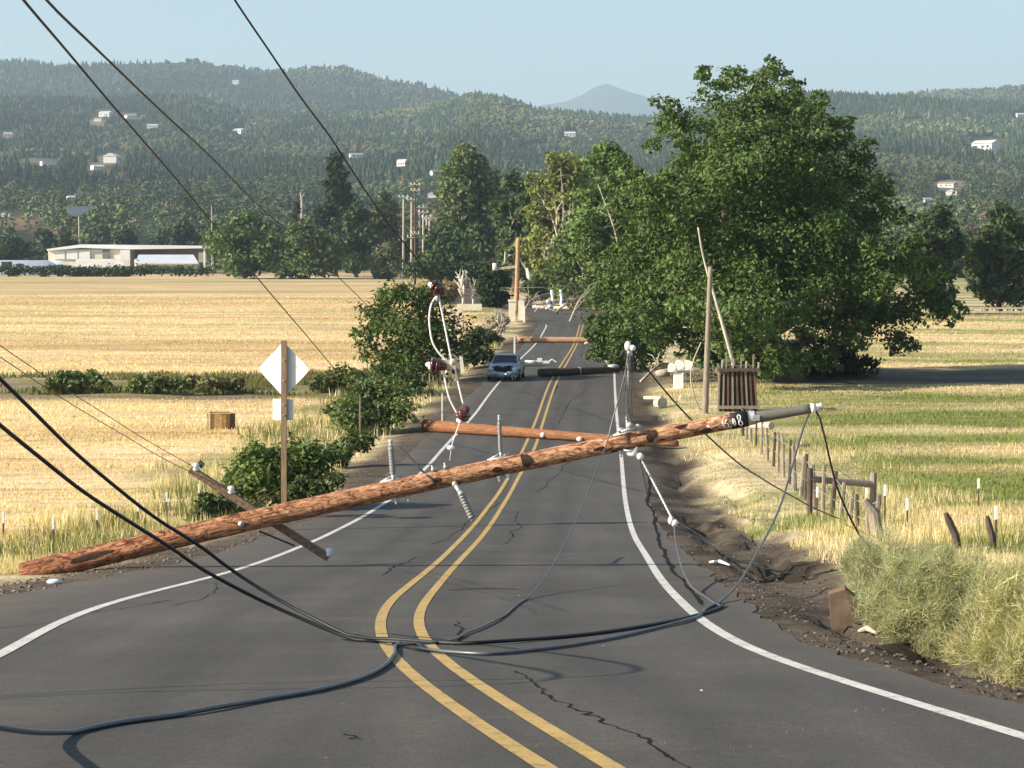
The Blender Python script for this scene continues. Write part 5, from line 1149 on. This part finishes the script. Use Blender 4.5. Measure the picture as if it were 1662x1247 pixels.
dead_shrub(752, 497, 445, 14, "bleached white dead shrub above the low cream wall", 1, simple("white_dead_wood", (.72, .66, .56), .9, .15, 4, .1, 0, .2)); dead_shrub(768, 497, 460, 9, "smaller white dead shrub touching the right of the bleached one", 2, bpy.data.materials["white_dead_wood"]); dead_shrub(812, 560, 510, 14, "pale dead shrub beyond the parked car on the left verge", 3); dead_shrub(792, 560, 528, 10, "low pale dead shrub left of the tall one beyond the car", 4)
plant("dry_bush", "tan dry bush behind the topmost hanging brown insulator", "bush", None, (700, 494), [(690,470,12),(705,478,13),(722,468,12),(735,476,10),(680,480,9),(742,464,7)], 2200, .55, (.38, .30, .16), 301, None, None, False)
plant("dry_bush", "yellow green dry bush at the far end of the hay field", "bush", None, (690, 452), [(640,446,7),(665,444,8),(690,442,8),(715,442,7),(612,447,6)], 1500, .9, (.26, .24, .09), 302, None, None, False)
# far small things
p = on(651, 505); q = empty("white_tank", p, "small white bowl shaped tank on a stem at the field edge", "tank"); z = 505 / FPX
MB().lathe(p + Vector((0,0,0)), p + Vector((0,0,8*z)), [(0, 3*z), (.2, 1.6*z), (1, 1.4*z)], 8).build("stem", SIGNW, q); MB().lathe(p + Vector((0,0,8*z)), p + Vector((0,0,17*z)), [(0, 1.8*z), (.3, 4*z), (.9, 5*z), (1, 4.6*z)], 10).build("bowl", SIGNW, q)
g = on(489, 780); z = 780 / FPX; m = MB(); m.tube([g, at(490, 326, 780), at(487, 312, 780)], [2.2*z, 1.8*z, .8*z], 7); m.tube([at(490, 322, 780), at(494, 314, 780)], [1.2*z, .4*z], 6); tag(m.build("dead_tree", PALEBARK), "pale broken dead trunk standing left of the tall conifer", "tree")

# ---- timber crib
p = gnd(1198, 668); s = p.y / FPX; cr = empty("timber_crib", p, "tall weathered timber crib of upright boards beside the grey standing pole", "crib"); r = np.random.default_rng(77)
for k in range(9):
    x0 = (-31 + k * 7.6) * s; w = (5.2 + 2.4 * r.random()) * s; b0 = p + Vector((x0 * 1.06, -.05 + .12 * r.random(), -.2)); t0 = p + Vector((x0 * .92 - .06, .05 * r.random(), (66 + 6 * r.random()) * s))
    MB().bar(b0, t0, w, .08).build("board", [GREYW, DARKW, simple("reddish_old_wood", (.17, .095, .065), .9, .35, 5, .1, 0, .5, 'Object', (6, 6, .5)) if k == 2 else bpy.data.materials.get("reddish_old_wood", GREYW)][k % 3 if k > 1 else 0], cr)
for y_, py in ((-.14, 600), (-.14, 661)): MB().bar(p + Vector((-34*s, y_, (668 - py)*s)), p + Vector((34*s, y_ , (668 - py)*s)), .09, 5*s).build("rail", DARKW if py < 610 else GREYW, cr)
MB().box(p + Vector((0, .55, 1.0)), (60*s, .9, 2.0)).build("back_panel", DARKW, cr)
for k, (dx, h) in enumerate([(-34,78),(-27,84),(-20,90),(-9,86),(4,88),(12,82),(24,93),(32,80)]): MB().bar(p + Vector((dx*s, .1, 60*s)), p + Vector((dx*s + .03, .1, h*s)), .07).build("stake", PALEBARK if k % 2 else GREYW, cr)
# ---- white mailboxes, shed, kerb stones
p = gnd(1101, 630); s = p.y / FPX; mb_ = empty("mailbox", p, "bright white mailboxes in a lumpy row on a white pedestal by the driveway", "mailbox")
WHT = simple("bright_white_enamel", (.85, .84, .80), .4, .03, 3, .4, 0, 0)
MB().box(p + Vector((0,0,12*s)), (15*s, .4, 26*s)).build("pedestal", WHT, mb_)
for dx, z, w in ((-10, 34, 12), (2, 38, 14), (16, 38, 14)):
    a = p + Vector((dx*s, -.3, z*s)); m = MB(); m.tube([a, a + Vector((0,.7,0))], [w*s*.52]*2, 14); m.box(a + Vector((0,.35,-w*s*.32)), (w*s*1.06, .66, w*s*.6)); m.build("box", WHT, mb_)
p = gnd(1078, 612); tag(MB().ball(p + Vector((-.1,0,.2)), .30, 9, 0, (1.5,.8,.8)).build("boulder", PALEBARK, None, True), "pale rounded boulder left of the white mailboxes", "boulder")
p = on(1266, 125); s = p.y / FPX; sh = empty("shed", p, "low pale grey shed half hidden in the shade under the huge tree", "shed"); q = p
SID = simple("pale_grey_siding", (.50, .52, .52), .75, .08, 3, .2, 0, .1); MB().box(q + Vector((0,1.2,.8)), (66*s, 2.4, 1.9)).build("wall", SID, sh); MB().prism([q + Vector((x,-.2,z)) for x, z in ((-36*s,1.76),(36*s,1.76),(34*s,1.98),(-34*s,1.98))], (0,1,0), 2.9).build("roof", ROOFM['g'], sh)
for dx in (-20, -2): MB().box(q + Vector((dx*s, -.03, 1.15)), (10*s, .08, .6)).build("window", GLASSD, sh)
MB().box(q + Vector((18*s, -.03, .8)), (9*s, .08, 1.6)).build("door", ROOFM['g'], sh)
tag(MB().bar(gnd(1046, 648) + Vector((0,0,.08)), gnd(1074, 648) + Vector((0,0,.08)), .16).build("plank", PALEBARK), "pale plank lying on the dirt by the driveway mouth", "plank")
tag(MB().tube([gnd(1068,663) + Vector((0,0,.25)), gnd(1076,664) + Vector((0,.3,.25))], .28, 10).build("log_stub", PALEBARK), "short pale log stub in the dry grass by the dirt shoulder", "log")
tag(MB().tube([gnd(1220,724) + Vector((0,0,.75)), gnd(1252,728) + Vector((0,0,.8))], .14, 10).build("log", PALEBARK), "pale short log resting across the fence posts below the grey pole top", "log")
# white sign beyond and slanting stub
p = gnd(1000, 508); q = empty("road_sign", p, "small white sign leaning on a post beyond the broken branches", "road sign"); s = p.y / FPX
MB().bar(p - Vector((0,0,.2)), p + Vector((0,0,22*s)), 1.6*s).build("post", PALEBARK, q); MB().prism([p + Vector((x*s,-.15,z*s)) for x, z in ((-6,23),(-2,20),(5,23),(5,32),(3,40),(1,30),(-5,29))], (0,1,0), .08).build("sign_panel", SIGNW, q)
postobj(1020, 504, 466, .5, PALEBARK, "pale broken post stub right of the small leaning white sign", "broken_post", "post")

# ---- hay bale in the left field
p = gnd(360, 697); s = p.y / FPX; HAY = simple("hay", (.50, .33, .14), .95, .4, 9, .05, 0, .6, 'Object', (1, 1, 3)); hb_ = empty("hay_bale", p, "single square hay bale with dark ends standing in the left field", "hay bale")
R = Matrix.Rotation(.12, 3, 'Z'); MB().box(p + Vector((-2*s, 0, 13*s)), (34*s, .8, 27*s), R).build("bale", HAY, hb_); MB().box(p + Vector((18*s, -.02, 13*s)), (8*s, .7, 25*s), R).build("end_flake", simple("shaded_hay", (.12, .085, .05), .95, .4, 9, .05, 0, .5), hb_)  # shade on the bale's right side is put into this darker hay
m = MB()
for dx in (-20, -15, 4, 10, 14): m.bar(p + Vector((dx*s, -.44, .02)), p + Vector((dx*s, -.44, (27 + (dx == -15) * 6)*s)), .05, .03)
m.bar(p + Vector((-17*s, -.42, 29*s)), p + Vector((16*s, -.42, 29*s)), .04); m.build("twine", simple("brown_twine", (.2, .12, .06), .9, .2, 9, .1, 0, 0), hb_)

# ---- barns beyond the hay field
YB = 600.0; s = YB / FPX; zg = float(gz(-100, YB))
BW = simple("cream_barn_wall", (.80, .73, .58), .8, .07, .15, .2, 0, 0); BWH = simple("white_barn_door", (.82, .80, .74), .7, .05, .2, .2, 0, 0); BR = simple("white_metal_roof", (.80, .80, .78), .5, .05, .2, .3, 0, 0); BRG = simple("grey_white_roof", (.55, .58, .60), .6, .08, .2, .3, 0, 0)
def P2(px, py, Y=YB): return at(px, py, Y)
def barnbox(x0, x1, pt, pb, Y, D, mat, name, par):
    a, b_ = P2(x0, pt, Y), P2(x1, pb, Y); return MB().box(Vector(((a.x+b_.x)/2, Y + D/2, (a.z+b_.z)/2 )), (b_.x-a.x, D, a.z-b_.z)).build(name, mat, par)
bn = empty("barn", Vector((P2(200, 430).x, YB, zg)), "long cream barn with white doors and a flat white roof", "barn")
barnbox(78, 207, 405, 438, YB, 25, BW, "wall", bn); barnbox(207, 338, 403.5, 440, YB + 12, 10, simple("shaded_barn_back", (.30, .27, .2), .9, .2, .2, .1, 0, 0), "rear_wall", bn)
MB().prism([P2(75,404.5,YB-1), P2(130,397,YB-1), P2(345,399.5,YB-1), P2(345,403,YB-1), P2(208,405,YB-1), P2(130,402.5,YB-1), P2(77,407.5,YB-1)], (0,1,0), 27).build("roof", BR, bn)
for x0, x1 in ((88,105),(108,126),(128,146)): barnbox(x0, x1, 407, 421, YB - .4, .3, BWH, "door", bn)
barnbox(166, 177, 404, 420.5, YB - .4, .3, simple("grey_shutter", (.22, .22, .21), .7, .1, .3, .2, 0, 0), "shutter", bn); barnbox(195, 211, 406, 432, YB - 1.5, 1.2, BWH, "end_wing", bn)
for x in (330, 343): barnbox(x, x + 3, 402, 437, YB - .5, .6, BWH, "post", bn)
barnbox(322, 333, 410, 426, YB + 3, 3, BWH, "side_room", bn)
h1 = empty("hoop_house", Vector((P2(40, 436).x, YB - 30, zg)), "low white hoop roofed greenhouse at the left edge before the barn", "greenhouse"); Yh = YB - 30
m = MB(); nn_ = 9
for seg, (xa, xb) in enumerate(((-160, 66),)):
    V = []; 
    for x in (xa, xb, xb + 20):
        for k in range(nn_):
            a = math.pi * k / (nn_ - 1); f = 1 if x <= xb else .55
            q = P2(x, 437, Yh); V.append(Vector((q.x, Yh + 9 - 9 * math.cos(a) * f, zg + (24 * s) * math.sin(a) * f * .95)))
    m.add(V, [(i*nn_+k, (i+1)*nn_+k, (i+1)*nn_+k+1, i*nn_+k+1) for i in range(2) for k in range(nn_-1)])
m.build("skin", BRG, h1, True); barnbox(2, 14, 425, 437, Yh - 6, 4, simple("dark_vent", (.05,.05,.05), .8, .2, 1, .2, 0, 0), "vent", h1)
h2 = empty("hoop_house", Vector((P2(98, 436).x, YB - 15, zg)), "short grey white hoop roof between the greenhouse and the barn doors", "greenhouse"); V = []; Yk = YB - 15
for x in (72, 92, 122):
    for k in range(nn_): a = math.pi * k / (nn_ - 1); f = 1 if x < 120 else .35; q = P2(x, 437, Yk); V.append(Vector((q.x, Yk + 6 - 6 * math.cos(a) * f, zg + 22 * s * math.sin(a) * f)))
MB().add(V, [(i*nn_+k, (i+1)*nn_+k, (i+1)*nn_+k+1, i*nn_+k+1) for i in range(2) for k in range(nn_-1)]).build("skin", BR, h2, True); barnbox(74, 76, 430, 437, Yk - 1, .4, BWH, "end_frame", h2)
l1 = empty("lean_to", Vector((P2(160, 434).x, YB - 8, zg)), "low pale lean-to roof in front of the barn doors", "shed"); MB().prism([P2(120,433.5,YB-10), P2(205,433.5,YB-10), P2(195,420.5,YB-3), P2(124,420.5,YB-3)], (0,0,-1), .25).build("roof", simple("pale_tan_roof", (.60,.55,.48), .7, .1, .3, .2, 0, 0), l1); barnbox(122, 203, 433.6, 439, YB - 9.5, .4, BW, "wall", l1)
l2 = empty("trailer", Vector((P2(270, 434).x, YB - 12, zg)), "long low white roofed trailer in front of the barn's right half", "trailer"); MB().prism([P2(219,427,YB-16), P2(322,427,YB-16), P2(314,413.5,YB-8), P2(225,413.5,YB-8)], (0,0,-1), .3).build("roof", BRG, l2); barnbox(222, 320, 427.5, 438, YB - 14, 5, simple("trailer_side", (.40,.40,.37), .7, .1, .3, .2, 0, 0), "wall", l2); barnbox(222, 312, 429, 430.5, YB - 14.3, .25, BR, "trim", l2); barnbox(218, 222, 421, 436, YB - 14.2, 3, BWH, "end_wall", l2)
dp = empty("raised_panel", Vector((P2(129, 420, 660).x, 660, zg)), "grey tilted panel raised on a tall pole behind the barn", "panel"); z6 = 660 / FPX
m = MB(); m.prism([at(107,337,655), at(151,334,664), at(140,344,662), at(128,351,658), at(117,350,656), at(109,343,655)], (0, .3, -.12), 1.2); m.build("panel", simple("grey_panel", (.42,.45,.47), .6, .08, .3, .3, 0, 0), dp); MB().tube([at(129,432,660), at(128,347,660)], [1.4*z6, 1.2*z6], 8).build("pole", PALEBARK, dp)
tag(MB().tube([at(344,436,596), at(343.5,334,596)], [.22, .14], 6).build("mast", PALEBARK), "thin grey mast at the right end of the barn", "mast")
# orange ground cone like marker and fence line at the foot of the pasture far right
fr = empty("rail_fence", gnd(1600, 514), "long pale rail fence along the far edge of the right pasture", "fence"); m = MB(); Yr = gnd(1600, 514).y
for k in range(7): x = 1558 + k * 20; m2 = on(x, Yr); MB().bar(m2 - Vector((0,0,.2)), m2 + Vector((0,0,.9)), .16).build("post", PALEBARK, fr)
for z in (.45, .85): m.bar(on(1550, Yr) + Vector((0,-.1,z)), on(1690, Yr) + Vector((0,-.1,z)), .12, .18)
m.build("rail", PALEBARK, fr)

# ---- dirt bank: slab, stones, straw and chips
p = gnd(1368, 1030); sl = MB(); c = at(1368, 992, p.y); s = p.y / FPX
sl.prism([at(1345,965,p.y), at(1372,957,p.y), at(1391,972,p.y), at(1389,1014,p.y-.05), at(1350,1022,p.y-.05)], (0.1,1,.1), .16)
tag(sl.build("earth_slab", simple("brown_clay", (.17, .12, .08), .95, .25, 6, .05, 0, .4)), "flat brown slab of clay standing in the dug up dirt bank", "slab")
def stones(name, label, X, Y, size, cols, seed, kind="stuff"):
    r = np.random.default_rng(seed); n = len(X); Z = gz(X, Y); sz = size * (.3 + r.random(n) ** 2 * 1.5)
    V = IV[None] * (.6 + .6 * r.random((n, 12, 1))) * np.stack([sz, sz * (.6 + .4 * r.random(n)), sz * .6], -1)[:, None]
    a = r.random(n) * 6.28; c, s = np.cos(a)[:, None], np.sin(a)[:, None]; V = np.stack([V[..., 0]*c - V[..., 1]*s, V[..., 0]*s + V[..., 1]*c, V[..., 2]], -1) + np.stack([X, Y, Z + sz * .15], -1)[:, None]
    F = (IF[None] + (np.arange(n) * 12)[:, None, None]).reshape(-1, 3); t = bpy.data.materials.get("clod_earth")
    if t is None: q = NT("clod_earth"); q.base(q.attr()); q.set(.95, .1); t = q.m
    return tag(mesh_np(name, V.reshape(-1, 3), F, t, None, np.repeat(cols * (.6 + .8 * r.random((n, 1))), 12, 0), False, (0, 0, 0)), label, "rubble", kind=kind)
X, Y, r = cand(34000, 12, 90, 401, 1); dr = X - xre(Y); nz = fnoise(X * .8, Y * .5, 403); k = (dr > .05) & (dr < 3.3) & (nz > .42); X, Y = X[k], Y[k]
stones("dirt_clods", "dark clods and stones strewn over the dirt shoulder on the right", X, Y, .018, mixc(DIRT * np.ones((len(X), 1)), DDIRT, r.random(len(X)) < .45) * 1.2, 402)
X, Y, r = cand(9000, 24, 110, 404, -1); dl = xle(Y) - X; k = (dl > -.6) & (dl < 1.6); X, Y = X[k], Y[k]
stones("gravel", "loose gravel along the left edge of the tarmac", X, Y, .03, DIRT * 1.5 * np.ones((len(X), 1)), 405)
r = np.random.default_rng(411); px = 40 + 1500 * r.random(150); py = 700 + 540 * r.random(150) ** .8
Q = np.array([gb(a, b_) for a, b_ in zip(px, py)]); k = (Q[:, 0] > xle(Q[:, 1])) & (Q[:, 0] < xre(Q[:, 1]) - .1); Q = Q[k]; n = len(Q)
o = stones("road_chips", "small pale chips and splinters scattered on the tarmac", Q[:, 0], Q[:, 1], .014, np.where(r.random((n, 1)) < .4, np.array([[.6, .56, .48]]), np.array([[.25, .18, .1]])), 412)
r = np.random.default_rng(421); X, Y = [], []
for cx_, cy_, m_ in ((1330, 1188, 90), (1470, 1160, 40), (1110, 1222, 60), (380, 905, 30)):
    g = gb(cx_, cy_); X.append(g.x + r.normal(size=m_) * .28); Y.append(g.y + r.normal(size=m_) * .22)
X, Y = np.concatenate(X), np.concatenate(Y); grass("straw", "loose straw blown onto the tarmac near the right white line", X, Y, .03, .004, np.array([.26, .19, .10]) * np.ones((len(X), 1)), 422, 2.2)
for px, py, dx, lab in ((1168, 918, 16, "white splinter of wood lying on the dirt shoulder"), (1408, 1032, 14, "thin tan stick lying below the clay slab")):
    g = gnd(px - dx, py - 3) + Vector((0,0,.03)); h_ = gnd(px + dx, py + 4) + Vector((0,0,.05)); tag(MB().tube([g, g.lerp(h_, .5) + Vector((0,0,.04)), h_], [.015, .03, .012], 6).build("splinter", PALEBARK if dx < 16 else PAINTW), lab, "splinter")
g = gnd(88, 948); tag(MB().ball(g + Vector((0,0,.03)), .075, 8, 0, (1.5, 1, .6)).build("plastic_scrap", simple("pale_blue_plastic", (.5,.55,.62), .5, .2, 12, .4, 0, .2), None, True), "pale bluish plastic scrap lying at the butt of the reddish pole", "scrap")

# ------------------------------------------------------------------ the summer haze in the valley
def haze_box():
    t = bpy.data.materials.new("haze_air"); t.use_nodes = True; n = t.node_tree.nodes; n.remove(n["Principled BSDF"])
    v = n.new("ShaderNodeVolumePrincipled"); v.inputs['Color'].default_value = (.64, .84, 1, 1); v.inputs['Density'].default_value = 1.1e-4
    v.inputs['Anisotropy'].default_value = .1
    t.node_tree.links.new(v.outputs[0], n["Material Output"].inputs['Volume'])
    b = MB().box((0, 8700, 560), (18000, 17800, 1142)).build("haze", t)
    tag(b, "thin blue summer haze hanging in the valley", "haze", kind="stuff")
haze_box()
